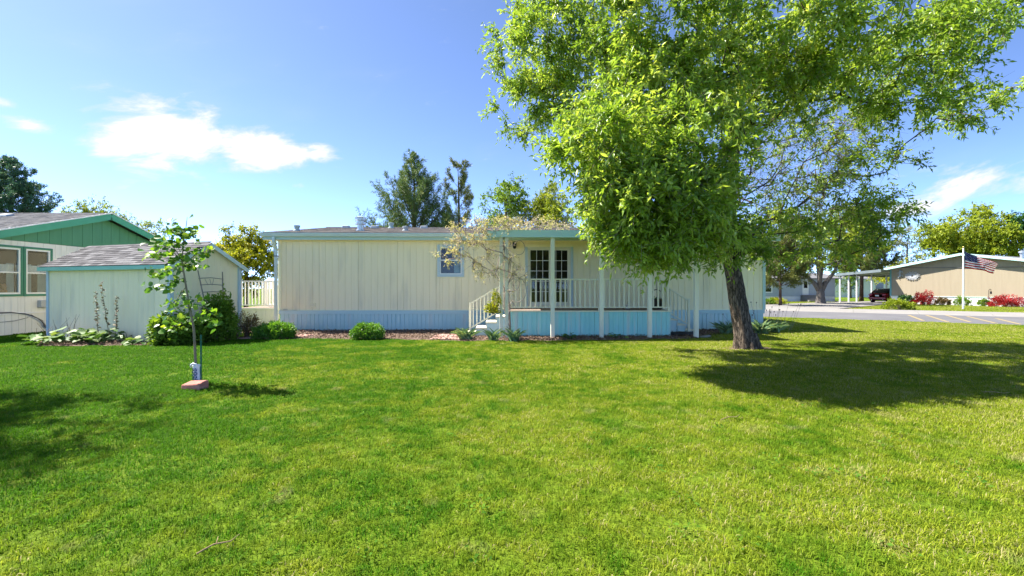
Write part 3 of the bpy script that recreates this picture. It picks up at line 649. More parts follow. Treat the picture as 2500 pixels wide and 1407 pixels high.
def pane_window(parent, frame, a, b, c, d, trim, sash, tw=0.09, split=0.5, inner=None, name='window', cols=1, rows=2, room=0.5, frw=0.035):
    """window in an opening: trim, frame, rail, panes, room behind; frame maps (u,out,z)"""
    def fbox(u0,u1,o0,o1,z0,z1,mb=None):
        P = [frame(u0,o1,z0),frame(u1,o1,z0),frame(u1,o0,z0),frame(u0,o0,z0),frame(u0,o1,z1),frame(u1,o1,z1),frame(u1,o0,z1),frame(u0,o0,z1)]
        return (mb or MB()).hexa(P)
    fr = frw; wm_ = MB()
    for q in ((a,b,c,c+fr),(a,b,d-fr,d),(a,a+fr,c+fr,d-fr),(b-fr,b,c+fr,d-fr)): fbox(q[0],q[1],-0.05,0.012,q[2],q[3],wm_)
    w = wm_.build(name, sash, parent)
    for q in ((a-tw,b+tw,d,d+tw),(a-tw,b+tw,c-tw,c)): fbox(q[0],q[1],-0.002,0.030,q[2],q[3]).build('trim', trim, w)
    for q in ((a-tw,a,c,d),(b,b+tw,c,d)): fbox(q[0],q[1],-0.003,0.028,q[2],q[3]).build('trim', trim, w)
    zs = c+(d-c)*split
    fbox(a+fr,b-fr,-0.04,0.006,zs-0.02,zs+0.02).build('meeting_rail', sash, w)
    for (p,q) in ((c+fr,zs-0.02),(zs+0.02,d-fr)): fbox(a+fr,b-fr,-0.026,-0.022,p,q).build('pane', M['glass'], w)
    # room behind
    rm = MB(); e = 0.25
    rm.quad(frame(a-e,-room,c-e),frame(b+e,-room,c-e),frame(b+e,-room,d+e),frame(a-e,-room,d+e))
    rm.quad(frame(a-e,-0.06,c-e),frame(b+e,-0.06,c-e),frame(b+e,-room,c-e),frame(a-e,-room,c-e)); rm.quad(frame(a-e,-room,d+e),frame(b+e,-room,d+e),frame(b+e,-0.06,d+e),frame(a-e,-0.06,d+e))
    rm.quad(frame(a-e,-0.06,c-e),frame(a-e,-room,c-e),frame(a-e,-room,d+e),frame(a-e,-0.06,d+e)); rm.quad(frame(b+e,-room,c-e),frame(b+e,-0.06,c-e),frame(b+e,-0.06,d+e),frame(b+e,-room,d+e))
    rm.build('interior', inner or M['dark'], w)
    return w

class Frame:
    """a thing's own axes: x along its front, y into it; px() finds where a photo pixel's ray meets the plane y = yl"""
    def __init__(s, loc, yaw): s.loc = Vector(loc); s.yaw = yaw; s.m = Matrix.Rotation(-yaw, 3, 'Z')
    def px(s, px, py, yl):
        o = s.m @ (Vector((0,0,CAMH))-s.loc); d = s.m @ Vector(((px-CX)/F, 1, (CY-py)/F)); t = (yl-o.y)/d.y
        return (o+d*t)
    def u(s, px, yl): return s.px(px, CY, yl).x
    def w(s, p): return s.loc + Matrix.Rotation(s.yaw, 3, 'Z') @ Vector(p)
front = lambda u, o, z: (u, -o, z)                     # frame function of a wall in the plane y = 0

# ================================================================== the cream mobile home
HF = Frame((-8.166, 16.0, 0), R(1.5))
home = empty('mobile_home', HF.loc, HF.yaw, 'long cream mobile home with blue skirting and a low shingled roof', 'house')
HW = HF.u(1865, 0); HD = 11.0
wo_ = (HF.u(1074,0), HF.u(1127,0), HF.px(1100,670,0).z, HF.px(1100,604,0).z)
do_ = (HF.u(1288,0), HF.u(1393,0), 0.87, HF.px(1340,603,0).z)
Z_T0, Z_T1, Z_W = 0.585, 0.715, 3.19
siding(home, front, 0.0, HW, Z_T1, Z_W, 0.2283, 1.37, M['cream'], [wo_, do_], groove=0.014, depth=0.011, gap=.005)
siding(home, front, 0.02, HW-0.02, 0.0, Z_T0, 0.15, 0.90, M['blueskirt'], groove=0.036, depth=0.02, name='skirt_panel')
MB().box(-0.012, 6.9, -0.035, 0.0, Z_T0, Z_T1-0.02).build('skirt_trim', M['bluetrim'], home)
MB().box(6.905, HW+0.012, -0.035, 0.0, Z_T0, Z_T1-0.02).build('skirt_trim', M['bluetrim'], home)
MB().box(-0.014, HW+0.014, -0.048, 0.0, Z_T1-0.02, Z_T1).build('drip_edge', M['gutter'], home)
for u in (0.0, HW): MB().box(u-0.05, u+0.05, -0.022, 0.10, Z_T1+0.002, Z_W).build('corner_trim', M['creamporch'] if u == 0 else M['mint'], home)
wl = MB(); wl.quad((0,0.06,0),(0,HD,0),(0,HD,3.4),(0,0.06,3.19)); wl.quad((HW,0.06,0),(HW,0.06,3.19),(HW,HD,3.4),(HW,HD,0)); wl.quad((0,HD,0),(HW,HD,0),(HW,HD,3.3),(0,HD,3.3))
wl.poly([(0,0.06,3.19),(0,5.5,4.2),(0,HD,3.3)]); wl.poly([(HW,0.06,3.19),(HW,5.5,4.2),(HW,HD,3.3)])
wl.build('wall', M['cream'], home)
# roof
EO = 0.42; RS = (4.36-3.41)/(5.5+EO)
def rz(y): return 3.41+(y+EO)*RS if y <= 5.5 else 3.41+(11.0+EO-y)*RS
roof = MB(); x0, x1 = -0.42, HW+0.42
roof.hexa([(x0,-EO,3.36),(x1,-EO,3.36),(x1,5.5,4.31),(x0,5.5,4.31),(x0,-EO,3.40),(x1,-EO,3.40),(x1,5.5,4.35),(x0,5.5,4.35)])
roof.hexa([(x0,5.5,4.31),(x1,5.5,4.31),(x1,HD+EO,3.36),(x0,HD+EO,3.36),(x0,5.5,4.35),(x1,5.5,4.35),(x1,HD+EO,3.40),(x0,HD+EO,3.40)])
roof = roof.build('roof', M['greyroof'], home)
sl = math.hypot(5.5+EO, 0.95); uy = (0,(5.5+EO)/sl,0.95/sl)
o = link('shingles', shingle_mesh('shingles', np.random.default_rng(5), (x0-0.02,-EO-0.03,3.404), (1,0,0), uy, x1-x0+0.04, sl+0.02, 0.14, 0.30, M['shingle_brown'], .0028), roof); o['kind'] = 'stuff'
MB().hexa([(x0,5.36,4.345),(x1,5.36,4.345),(x1,5.64,4.345),(x0,5.64,4.345),(x0,5.40,4.372),(x1,5.40,4.372),(x1,5.60,4.372),(x0,5.60,4.372)]).build('ridge_cap', M['shB'], roof)
# eave: fascia, soffit, gutter, downspout
MB().box(x0+0.01, x1-0.01, -0.33, -0.295, 3.165, 3.355).build('fascia', M['mint'], home)
MB().box(x0+0.01, x1-0.01, -0.29, 0.06, 3.168, 3.188).build('soffit', M['creamporch'], home)
g = MB()
gpr = [(-0.335,3.392),(-0.335,3.27),(-0.40,3.262),(-0.435,3.29),(-0.445,3.335),(-0.465,3.36),(-0.465,3.392),(-0.455,3.392),(-0.452,3.365),(-0.43,3.34),(-0.42,3.295),(-0.395,3.275),(-0.345,3.28),(-0.345,3.392)]
for (ya,za),(yb,zb) in zip(gpr, gpr[1:]+gpr[:1]): g.quad((x0-.05,ya,za),(x1+.05,ya,za),(x1+.05,yb,zb),(x0-.05,yb,zb))
for x in (x0-.05, x1+.05): g.poly([(x,y,z) for y,z in gpr[:7]])
g.build('gutter', M['gutter'], home)
ud = HF.u(668,-0.38)
dsp = MB(); dsp.box(ud-.045, ud+.045, -0.42, -0.345, 3.10, 3.262)
dsp.hexa([(ud-.045,-.42,3.10),(ud+.045,-.42,3.10),(ud+.045,-.345,3.10),(ud-.045,-.345,3.10)][::-1]+[(-.13,-.14,2.86),(-.04,-.14,2.86),(-.04,-.065,2.86),(-.13,-.065,2.86)][::-1]) if False else None
dsp.bar((ud,-0.38,3.12),(-0.085,-0.10,2.86),0.09,0.075,(0,1,0)); dsp.box(-0.13,-0.04,-0.14,-0.065,0.16,2.88); dsp.bar((-0.085,-0.10,0.17),(-0.085,-0.32,0.07),0.09,0.07,(1,0,0))
dsp.build('downspout', M['gutter'], home)
MB().box(-0.145,-0.025,-0.145,0.0,2.60,2.63).build('strap', M['wire'], home)
# window
win = pane_window(home, front, *wo_, M['winblue'], M['winwhite'], 0.09, 0.52, M['room'], room=1.2)
b = MB()
b.quad((wo_[1]-0.28,0.07,wo_[2]),(wo_[1]-0.02,0.09,wo_[2]),(wo_[1]-0.02,0.09,wo_[3]),(wo_[1]-0.28,0.07,wo_[3])); b.build('curtain', M['curtain'], win)
# sliding door with grids
a_, b_, c_, d_ = do_; fm = MB()
for q in ((a_,b_,c_,c_+.06),(a_,b_,d_-.06,d_),(a_,a_+.05,c_+.06,d_-.06),(b_-.05,b_,c_+.06,d_-.06)): fm.box(q[0],q[1],-0.02,0.08,q[2],q[3])
door = fm.build('sliding_door', M['doorframe'], home)
for q in ((a_-.09,b_+.09,d_,d_+.09),(a_-.09,a_,c_-.05,d_),(b_,b_+.09,c_-.05,d_)): MB().box(q[0],q[1],-0.034,0.002,q[2],q[3]).build('trim', M['winblue'] if q[3]==d_ else M['creamporch'], door)
um = (a_+b_)/2+0.02
for k, (p, q, y) in enumerate(((a_+.05, um+.03, 0.012), (um-.03, b_-.05, 0.052))):
    lf_ = MB()
    for r_ in ((p,p+.055,c_+.06,d_-.06),(q-.055,q,c_+.06,d_-.06),(p+.055,q-.055,c_+.06,c_+.13),(p+.055,q-.055,d_-.12,d_-.06)): lf_.box(r_[0],r_[1],y,y+.035,r_[2],r_[3])
    lf_.build('leaf_frame', M['doorframe'], door)
    MB().box(p+.055,q-.055,y+.016,y+.020,c_+.13,d_-.12).build('pane', M['glass'], door)
    for i in range(1,3): x = p+.055+(q-p-.11)*i/3; MB().box(x-.008,x+.008,y+.009,y+.015,c_+.13,d_-.12).build('muntin', M['winwhite'], door)
    for i in range(1,5): z = c_+.13+(d_-c_-.25)*i/5; MB().box(p+.055,q-.055,y+.0085,y+.0145,z-.008,z+.008).build('muntin', M['winwhite'], door)
MB().box(um-.02,um+.0,-0.03,0.012,1.75,1.95).build('handle', M['winwhite'], door)
rm = MB(); e = 0.8
rm.quad((a_-e,3.2,0.8),(b_+e,3.2,0.8),(b_+e,3.2,3.15),(a_-e,3.2,3.15)); rm.quad((a_-e,.09,.8),(b_+e,.09,.8),(b_+e,3.2,.8),(a_-e,3.2,.8)); rm.quad((a_-e,3.2,3.15),(b_+e,3.2,3.15),(b_+e,.09,3.15),(a_-e,.09,3.15))
rm.quad((a_-e,.09,.8),(a_-e,3.2,.8),(a_-e,3.2,3.15),(a_-e,.09,3.15)); rm.quad((b_+e,3.2,.8),(b_+e,.09,.8),(b_+e,.09,3.15),(b_+e,3.2,3.15))
rm.build('interior', M['room'], door)
lp = HF.px(1332,609,0.6); MB().lathe([(0.02,0.09),(0.10,0.08),(0.12,0.04),(0.09,0.0),(0.02,-0.02)],14,(lp.x,lp.y,lp.z)).build('ceiling_lamp', emit('lamp_glow',(1,0.95,0.85),3.0), door, True)
# wall bits
vp = HF.px(764,745,0)
v_ = MB()
for q in ((-.09,.09,-.075,-.06),(-.09,.09,.06,.075),(-.09,-.075,-.06,.06),(.075,.09,-.06,.06)): v_.box(vp.x+q[0],vp.x+q[1],-0.03,-0.002,vp.z+q[2],vp.z+q[3])
v_ = v_.build('vent_cover', M['creamporch'], home)
for i in range(3): MB().bar((vp.x-.074,-.014,vp.z-.04+.035*i),(vp.x+.074,-.014,vp.z-.04+.035*i),0.02,0.03,(0,.5,1)).build('louvre', M['creamporch'], v_)
MB().box(HF.u(693,0),HF.u(702,0),-0.05,-0.004,0.735,0.752).build('label_plate', M['ventgrey'], home)
wp = HF.px(1256,600,0); wl_ = MB(); wl_.box(wp.x-.05,wp.x+.05,-0.03,-.002,wp.z-.08,wp.z+.08); wl_.lathe([(0.02,.12),(.07,.09),(.075,0),(.05,-.1),(.02,-.12)],8,(wp.x,-0.11,wp.z)); wl_.build('porch_lamp', M['blackp'], home)
# roof furniture
def on_roof(px, yl): p = HF.u(px, yl); return p, yl, rz(yl)
x,y,z = on_roof(880,1.5)
fl = MB().lathe([(0.17,-0.02),(0.17,0.02),(0.115,0.04),(0.115,0.22),(0.20,0.23),(0.20,0.30),(0.13,0.31),(0.13,0.37),(0.19,0.385),(0.19,0.47),(0.21,0.48),(0.21,0.50),(0.03,0.55)],16,(x,y,z)).build('flue', M['galv'], roof); 
for px_, yl_ in ((845,4.5),(915,4.5),(1035,4.6),(1150,4.6)):
    x,y,z = on_roof(px_,yl_); bevel(MB().hexa([(x-.16,y-.16,z-.03),(x+.16,y-.16,z-.03),(x+.16,y+.16,z+.0),(x-.16,y+.16,z+.0),(x-.13,y-.13,z+.10),(x+.13,y-.13,z+.10),(x+.13,y+.13,z+.13),(x-.13,y+.13,z+.13)]).build('roof_vent', M['ventgrey'], roof), .02)
for px_, yl_, h, mt, r in ((725,1.0,0.20,'pipegreen',.09),(955,4.9,0.24,'pipegreen',.1),(990,1.6,0.16,'ventgrey',.09)):
    x,y,z = on_roof(px_,yl_); MB().lathe([(r*1.5,-0.03),(r*1.4,0.02),(r,.04),(r,h*0.65),(r*1.25,h*.66),(r*1.25,h),(.02,h+.02)],14,(x,y,z)).build('roof_pipe', M[mt], roof)

# ================================================================== porch
PF = Frame(HF.w((HF.u(1240,-2.1),-2.1,0)), HF.yaw)
porch = empty('porch', PF.loc, PF.yaw, 'covered porch with turquoise skirting, thin posts and a cream slat railing', 'porch')
PW = PF.u(1637,0); PD = 2.08; DZ = 0.80
nb_ = 15; bw = PD/nb_
for i in range(nb_): MB().box(0.0, PW, i*bw+.003, (i+1)*bw-.003, DZ-.032, DZ).build('deck_board', M['deckwood'], porch)
siding(porch, lambda u,o,z: (u,-o,z), 0.0, PW, 0.0, DZ-.045, 0.15, 0.45, M['tealskirt'], groove=0.012, depth=0.008, name='skirt_panel', gap=.005)
siding(porch, lambda u,o,z: (PW+o,u,z), 0.0, PD, 0.0, DZ-.045, 0.15, 0.52, M['tealskirt'], groove=0.016, depth=0.012, name='skirt_panel')
siding(porch, lambda u,o,z: (-o,PD-u,z), 0.0, PD, 0.0, DZ-.045, 0.15, 0.52, M['tealskirt'], groove=0.016, depth=0.012, name='skirt_panel')
MB().box(-0.03, PW+0.03, -0.035, 0.0, DZ-.045, DZ-.002).build('rim_board', M['railpaint'], porch)
# posts
for px_, w_ in ((1223.5,.10),(1237,.10),(1349,.115),(1468.5,.115),(1586,.115),(1699.5,.12)):
    u = PF.u(px_, -0.5); bevel(MB().box(u-w_/2,u+w_/2,-0.56,-0.44,0,3.02).build('post', M['postpaint'], porch), .006, 1)
# roof
ua, ub = PF.u(1190,-.66), PF.u(1713,-.66); yf = -0.66; yb = 1.66
rf = MB().hexa([(ua+.04,yf+.03,3.165),(ub-.04,yf+.03,3.165),(ub-.04,yb,3.385),(ua+.04,yb,3.385),(ua+.04,yf+.03,3.19),(ub-.04,yf+.03,3.19),(ub-.04,yb,3.41),(ua+.04,yb,3.41)]).build('porch_roof', M['gutter'], porch)
MB().box(ua,ub,yf-.03,yf+.012,3.0,3.215).build('fascia', M['fascia'], rf)
MB().bar((ua+.02,yf+.02,3.11),(ua+.02,yb,3.31),0.035,0.20).build('fascia', M['fascia'], rf); MB().bar((ub-.02,yf+.02,3.11),(ub-.02,yb,3.31),0.035,0.20).build('fascia', M['fascia'], rf)
i = 0; u = ua+.10
while u < ub-.1:
    MB().hexa([(u-.02,yf+.05,3.10),(u+.02,yf+.05,3.10),(u+.02,yb,3.32),(u-.02,yb,3.32),(u-.05,yf+.05,3.162),(u+.05,yf+.05,3.162),(u+.05,yb,3.382),(u-.05,yb,3.382)]).build('roof_rib', M['gutter'], rf); u += 0.2
MB().box(ua+.06,ub-.06,-0.55,-0.45,3.02,3.10).build('beam', M['mint'], porch)
# railing
RT, RB = 1.79, 0.90
MB().box(0.03,PW,-0.02,0.07,RT-.045,RT).build('top_rail', M['railpaint'], porch); MB().box(0.03,PW,0.0,0.045,RB-.02,RB+.02).build('bottom_rail', M['railpaint'], porch)
u = 0.10
while u < PW-.03: MB().box(u-.022,u+.022,-0.012,-0.001,RB-.03,RT-.046).build('baluster', M['railpaint'], porch) if False else MB().box(u-.022,u+.022,0.002,0.043,RB+.021,RT-.046).build('baluster', M['railpaint'], porch); u += 0.1535
for u in (0.05, PW*0.28, PW*0.56, PW-.05): MB().box(u-.03,u+.03,0.0,0.05,DZ+.001,RB-.021).build('rail_foot', M['railpaint'], porch)
sy = 1.02
MB().box(PW-.06,PW,.072,sy,RT-.045,RT).build('top_rail', M['railpaint'], porch); MB().box(PW-.05,PW-.01,.05,sy,RB-.02,RB+.02).build('bottom_rail', M['railpaint'], porch)
v = 0.16
while v < sy-.06: MB().box(PW-.05,PW-.01,v-.02,v+.02,RB+.021,RT-.046).build('baluster', M['railpaint'], porch); v += 0.14
for v in (sy,): MB().box(PW-.08,PW+.0,v,v+.08,DZ+.001,RT+.02).build('newel_post', M['railpaint'], porch)
# right-hand stairs
ts, rs = 0.285, 0.175
for k in range(4):
    zt = DZ-rs*(k+1)+0.0; u0_ = PW+.035+k*ts
    if zt < 0.05: zt = 0.085
    MB().box(u0_,u0_+ts+.03,sy+.0,2.0,zt-.04,zt).build('tread', M['railpaint'], porch)
    MB().box(u0_+.005,u0_+.025,sy+.02,1.98,zt,zt+rs-.041).build('riser', M['paleskirt'], porch)
    mb = MB().box(u0_+.026,u0_+ts,sy+.03,sy+.055,0,zt-.041); mb.build('skirt_panel', M['blueskirt'], porch)
ue = PW+.035+4*ts
def stair_rail(xa, xb, y, za, zb, n, drop=0.80):
    MB().bar((xa,y,za),(xb,y,zb),0.05,0.045).build('hand_rail', M['railpaint'], porch); MB().bar((xa,y,za-drop),(xb,y,zb-drop),0.04,0.04).build('bottom_rail', M['railpaint'], porch)
    for i in range(n):
        t = (i+.5)/n; x = xa+(xb-xa)*t; z = za+(zb-za)*t; MB().box(x-.017,x+.017,y-.017,y+.017,z-drop+.028,z-.028).build('baluster', M['railpaint'], porch)
stair_rail(PW+.03, ue-.22, sy-.03, 1.66, 1.10, 7)
MB().box(ue-.22,ue-.15,sy-.065,sy+.0-.002,0,1.15).build('newel_post', M['railpaint'], porch)
# left-hand stairs
for k in range(4):
    zt = DZ-rs*(k+1)
    if zt < 0.11: zt = 0.11
    u1_ = -.035-k*0.31
    bevel(MB().box(u1_-.34,u1_,0.0,1.0,zt-.045,zt).build('tread', M['railpaint'], porch), .006, 1)
    MB().box(u1_-.02,u1_-.004,0.02,.98,zt,zt+rs-.046 if k else DZ-.05).build('riser', M['paleskirt'], porch)
    MB().box(u1_-.31,u1_-.001,0.03,0.05,0,zt-.046).build('skirt_panel', M['blueskirt'], porch)
xl = -.035-4*.31
stair_rail(-.10, xl+.08, 1.03, 1.66, 1.00, 9, 0.82)
MB().box(xl-.0,xl+.075,.995,1.065,0,1.02).build('newel_post', M['railpaint'], porch)
# things on the porch
pp = PF.px(1603,750,0.85); pot = empty('wicker_planter', PF.w((pp.x,0.85,DZ)), 0, 'round dark wicker planter on the porch by the right-hand steps', 'planter')
MB().lathe([(0.15,0),(0.22,.05),(.26,.16),(.25,.30),(.22,.34),(.19,.33),(.20,.2),(.03,.18)],18).build('pot', M['basket'], pot, True)
hd = [(.22*math.cos(t),0,.33+.32*math.sin(t)) for t in np.linspace(0.1,3.04,14)]; MB().tube(hd,.016,6).build('handle', M['basket'], pot, True)
rgp = random.Random(3)
for i in range(16):
    a = rgp.uniform(0,6.28); leaf_obj(pot,'lance','leaf_dark',rgp.choice(TONES),(rgp.gauss(0,.08),rgp.gauss(0,.06),.28),(math.cos(a),math.sin(a),rgp.uniform(.2,1.4)),(0,0,1),.22,.07)
pp = PF.px(1531,747,0.6); t = empty('stone_ornament', PF.w((pp.x,0.6,DZ)), .4, 'small grey stone rabbit ornament on the porch floor', 'ornament')
MB().lathe([(.06,0),(.085,.04),(.08,.09),(.05,.13)],12).build('body', M['ornament'], t, True); MB().lathe([(.02,.10),(.045,.13),(.04,.17),(.01,.19)],10,(.045,0,0)).build('head', M['ornament'], t, True)
for s in (-1,1): MB().tube([(.045,s*.015,.18),(.03,s*.02,.25)],[.014,.008],6).build('ear', M['ornament'], t, True)
# hanging feeder tube left of the vine
fp = HF.px(1157,640,-0.42); fd = empty('bird_feeder', HF.w((fp.x,-0.50,2.13)), 0, 'small dark tube bird feeder hanging from the gutter beside the window', 'bird feeder')
MB().lathe([(.05,0),(.055,.02),(.045,.03),(.045,.22),(.06,.24),(.02,.30)],10).build('tube', M['wire'], fd, True); MB().tube([(0,0,.29),(0.0,0,.7),(0.0,.04,1.14)],.004,4).build('hanger', M['wire'], fd)
for i in range(3): MB().bar((-.08,0,.06+.06*i),(.08,0,.06+.06*i),.01,.01).build('perch', M['wire'], fd)

# ================================================================== garden shed
SF = Frame((-14.06,13.8,0), math.atan2(-0.298,0.955)); SLn, SDp = 5.04, 2.17; SE, SR = 2.16, 2.78
shed = empty('garden_shed', SF.loc, SF.yaw, 'cream garden shed with grey shingled gable roof and pale blue corners', 'shed')
siding(shed, front, 0.0, SLn, 0.0, SE, 0.20, 1.22, M['cream'], groove=0.012, depth=0.005)
right = lambda u,o,z: (SLn+o, u, z)
siding(shed, right, 0.0, SDp, 0.0, SE, 0.20, 1.22, M['cream'], groove=0.012, depth=0.005)
# gable triangle boards
nbd = 10
for i in range(nbd):
    a = SDp*i/nbd; b = SDp*(i+1)/nbd; h = lambda y: SE+(SR-SE)*(1-abs(y-SDp/2)/(SDp/2))
    MB().hexa([(SLn-.03,a+.004,SE+.001),(SLn,a+.004,SE+.001),(SLn,b-.004,SE+.001),(SLn-.03,b-.004,SE+.001),(SLn-.03,a+.004,h(a)),(SLn,a+.004,h(a)),(SLn,b-.004,h(b)),(SLn-.03,b-.004,h(b))]).build('gable_board', M['cream'], shed)
bk = MB(); bk.quad((0,.02,0),(0,SDp,0),(0,SDp,SE),(0,.02,SE)); bk.quad((0,SDp,0),(SLn,SDp,0),(SLn,SDp,SE),(0,SDp,SE)); bk.poly([(0,.02,SE),(0,SDp/2,SR),(0,SDp,SE)]); bk.build('wall', M['cream'], shed)
for (x,y) in ((0,0),(SLn,0),(SLn,SDp)): MB().box(x-.05,x+.05,y-.03 if y==0 else y-.07,y+.07 if y==0 else y+.03,0,SE-.002).build('corner_trim', M['winblue'], shed)
sp = (SR-SE)/(SDp/2); of = 0.16; ox = 0.14
rz0 = SE-sp*of
rfs = MB()
rfs.hexa([(-ox,-of,rz0+.03),(SLn+ox,-of,rz0+.03),(SLn+ox,SDp/2,SR+.03),(-ox,SDp/2,SR+.03),(-ox,-of,rz0+.055),(SLn+ox,-of,rz0+.055),(SLn+ox,SDp/2,SR+.055),(-ox,SDp/2,SR+.055)])
rfs.hexa([(-ox,SDp/2,SR+.03),(SLn+ox,SDp/2,SR+.03),(SLn+ox,SDp+of,rz0+.03),(-ox,SDp+of,rz0+.03),(-ox,SDp/2,SR+.055),(SLn+ox,SDp/2,SR+.055),(SLn+ox,SDp+of,rz0+.055),(-ox,SDp+of,rz0+.055)])
rfs = rfs.build('roof', M['shB'], shed)
Ls = math.hypot(SDp/2+of, SR-rz0); dy = (SDp/2+of)/Ls; dz = (SR-rz0)/Ls; rgs = random.Random(8)
shm = {}
for k in 'ABC':
    for wv in (0.2,0.3,0.36):
        shm[k,wv] = MB().hexa([(0,0,0),(wv-.004,0,0),(wv-.004,.16,0),(0,.16,0),(0,0,.011),(wv-.004,0,.011),(wv-.004,.16,.003),(0,.16,.003)]).mesh('shingle', M['sh'+k])
slope = math.atan2(dz,dy); ncs = int(Ls/.135)
for r_ in range(ncs+1):
    s_ = r_*.135; x = -ox-.01
    while x < SLn+ox-.1:
        wv = rgs.choice((.2,.3,.36)); wv = min(wv, .36)
        o = link('shingle', shm[rgs.choice('AABC'), wv], rfs); q = rgs.uniform(0,.005)
        o.location = (x, -of-.02+dy*s_-dz*(.002+q), rz0+.058+dz*s_+dy*(.002+q)); o.rotation_euler = (slope-.03,0,0); x += wv
MB().box(-ox-.02,SLn+ox+.01,-of-.03,-of-.005,rz0-.06,rz0+.05).build('fascia', M['shedtrim'], shed)
for (ya,za,yb,zb) in ((-of,rz0-.02,SDp/2,SR-.02),(SDp+of,rz0-.02,SDp/2,SR-.02)): MB().bar((SLn+ox+.02,ya,za),(SLn+ox+.02,yb,zb),.025,.11).build('barge_board', M['gutter'], shed)
# ladder trellis leaning on the shed's gable side
A = at(482,658,13.0); tr_ = empty('branch_trellis', (-9.0+.25,12.7,0), math.atan2(.955,.298), 'weathered ladder trellis of thin branches leaning against the shed', 'trellis')
inv = Matrix.Rotation(-math.atan2(.955,.298),3,'Z')
def tl(px,py,Y): return inv @ (at(px,py,Y)-Vector((-8.75,12.7,0)))
def shedside(px, off):          # depth where the ray meets the plane off metres outside the gable wall
    n = Vector((.955,-.298,0)); p0 = Vector((-9.25,12.3,0))+n*off; d = Vector(((px-CX)/F,1,0)); return p0.dot(n)/d.dot(n)
def tp(px,py,off=.2): return tl(px,py,shedside(px,off))
ft = tp(510,812,.45); fb = tp(547,806,.45); ft.z = fb.z = 0.0
MB().tube([ft,tp(498,730,.3),tp(483,660)],[.02,.019,.014],6).build('rail', M['wood'], tr_, True); MB().tube([fb,tp(545,735,.3),tp(543,664)],[.02,.019,.014],6).build('rail', M['wood'], tr_, True)
for (a,b,pa,pb) in ((485,545,680,682),(489,546,696,697),(494,547,714,714),(498,547,736,735)): MB().tube([tp(a,pa,.22),tp((a+b)/2,pa-1.5,.23),tp(b,pb,.22)],[.012,.011,.011],5).build('rung', M['wood'], tr_, True)
for (a,pa,b,pb) in ((500,681,508,696),(512,681,516,696),(522,681,518,697)): MB().tube([tp(a,pa,.23),tp(b,pb,.23)],.005,4).build('twig', M['wood'], tr_)

# ================================================================== green-gabled house on the left
GX, GY0, GR, GY1 = -16.1, 13.0, 17.85, 22.7
gh = empty('green_gabled_house', (GX,GY0,0), 0, 'off-white mobile home with a dark green gable and green window trim', 'house')
gf = lambda u,o,z: (o,u,z); U = GY1-GY0; UR = GR-GY0
w1 = (13.98-GY0, 14.90-GY0, 1.30, 2.80); w2 = (15.06-GY0, 15.86-GY0, 1.30, 2.80)
siding(gh, gf, 0, U, 0.70, 3.03, 0.2033, 1.22, M['greenhouse'], [w1,w2], groove=.012, depth=.01)
siding(gh, gf, 0.02, U-.02, 0.0, 0.655, 0.2033, 1.22, M['greenhouse'], groove=.02, depth=.012, name='skirt_panel')
MB().box(0,.03,-.02,U,0.655,0.70).build('skirt_trim', M['white'], gh)
gz = lambda u: 4.28-(abs(u-UR))*0.295
bwid = 0.405
k = 0
while k*bwid < U:
    a, b = k*bwid, min((k+1)*bwid,U); za, zb = gz(a)-.02, gz(b)-.02
    if max(za,zb) > 3.06:
        za = max(za,3.05); zb = max(zb,3.05)
        MB().hexa([(-.02,a+.006,3.045),(.012,a+.006,3.045),(.012,b-.006,3.045),(-.02,b-.006,3.045),(-.02,a+.006,za),(.012,a+.006,za),(.012,b-.006,zb),(-.02,b-.006,zb)]).build('gable_board', M['greenwall'], gh)
    k += 1
MB().poly([(-.03,0,2.9),(-.03,U,2.9),(-.03,UR,gz(UR)-.03)]).build('gable_backing', M['greendark'], gh)
ws = MB(); ws.quad((0,0,0),(-12,0,0),(-12,0,2.9),(0,0,2.9)); ws.quad((0,U,0),(-12,U,0),(-12,U,2.9),(0,U,2.9)); ws.quad((-12,0,0),(-12,U,0),(-12,U,2.9),(-12,0,2.9)); ws.poly([(-12,0,2.9),(-12,UR,4.3),(-12,U,2.9)]); ws.build('wall', M['greenhouse'], gh)
oh = .40; ev = .35
groof = MB()
zr, ze0, ze1 = gz(UR)+.16, gz(-ev)+.16, gz(U+ev)+.16
for (ya,za,yb,zb) in ((-ev,ze0,UR,zr),(U+ev,ze1,UR,zr)): groof.hexa([(-12.4,ya,za-.05),(oh,ya,za-.05),(oh,yb,zb-.05),(-12.4,yb,zb-.05),(-12.4,ya,za),(oh,ya,za),(oh,yb,zb),(-12.4,yb,zb)])
groof = groof.build('roof', M['greyroof'], gh)
slg = math.hypot(UR+ev, zr-ze0)
o = link('shingles', shingle_mesh('shingles', np.random.default_rng(6), (-12.4,-ev-.02,ze0+.004), (1,0,0), (0,(UR+ev)/slg,(zr-ze0)/slg), 12.4+oh+.02, slg, .14, .3, M['shingle_grey']), groof); o['kind'] = 'stuff'
x = -2.0
for (x,u_) in ((-2.7,3.9),(-4.2,4.4)):
    z = gz(u_)+.16; bevel(MB().hexa([(x-.2,u_-.16,z-.03),(x+.2,u_-.16,z-.03),(x+.2,u_+.16,z+.03),(x-.2,u_+.16,z+.03),(x-.16,u_-.12,z+.06),(x+.16,u_-.12,z+.06),(x+.16,u_+.12,z+.12),(x-.16,u_+.12,z+.12)]).build('roof_vent', M['ventgrey'], groof), .02)
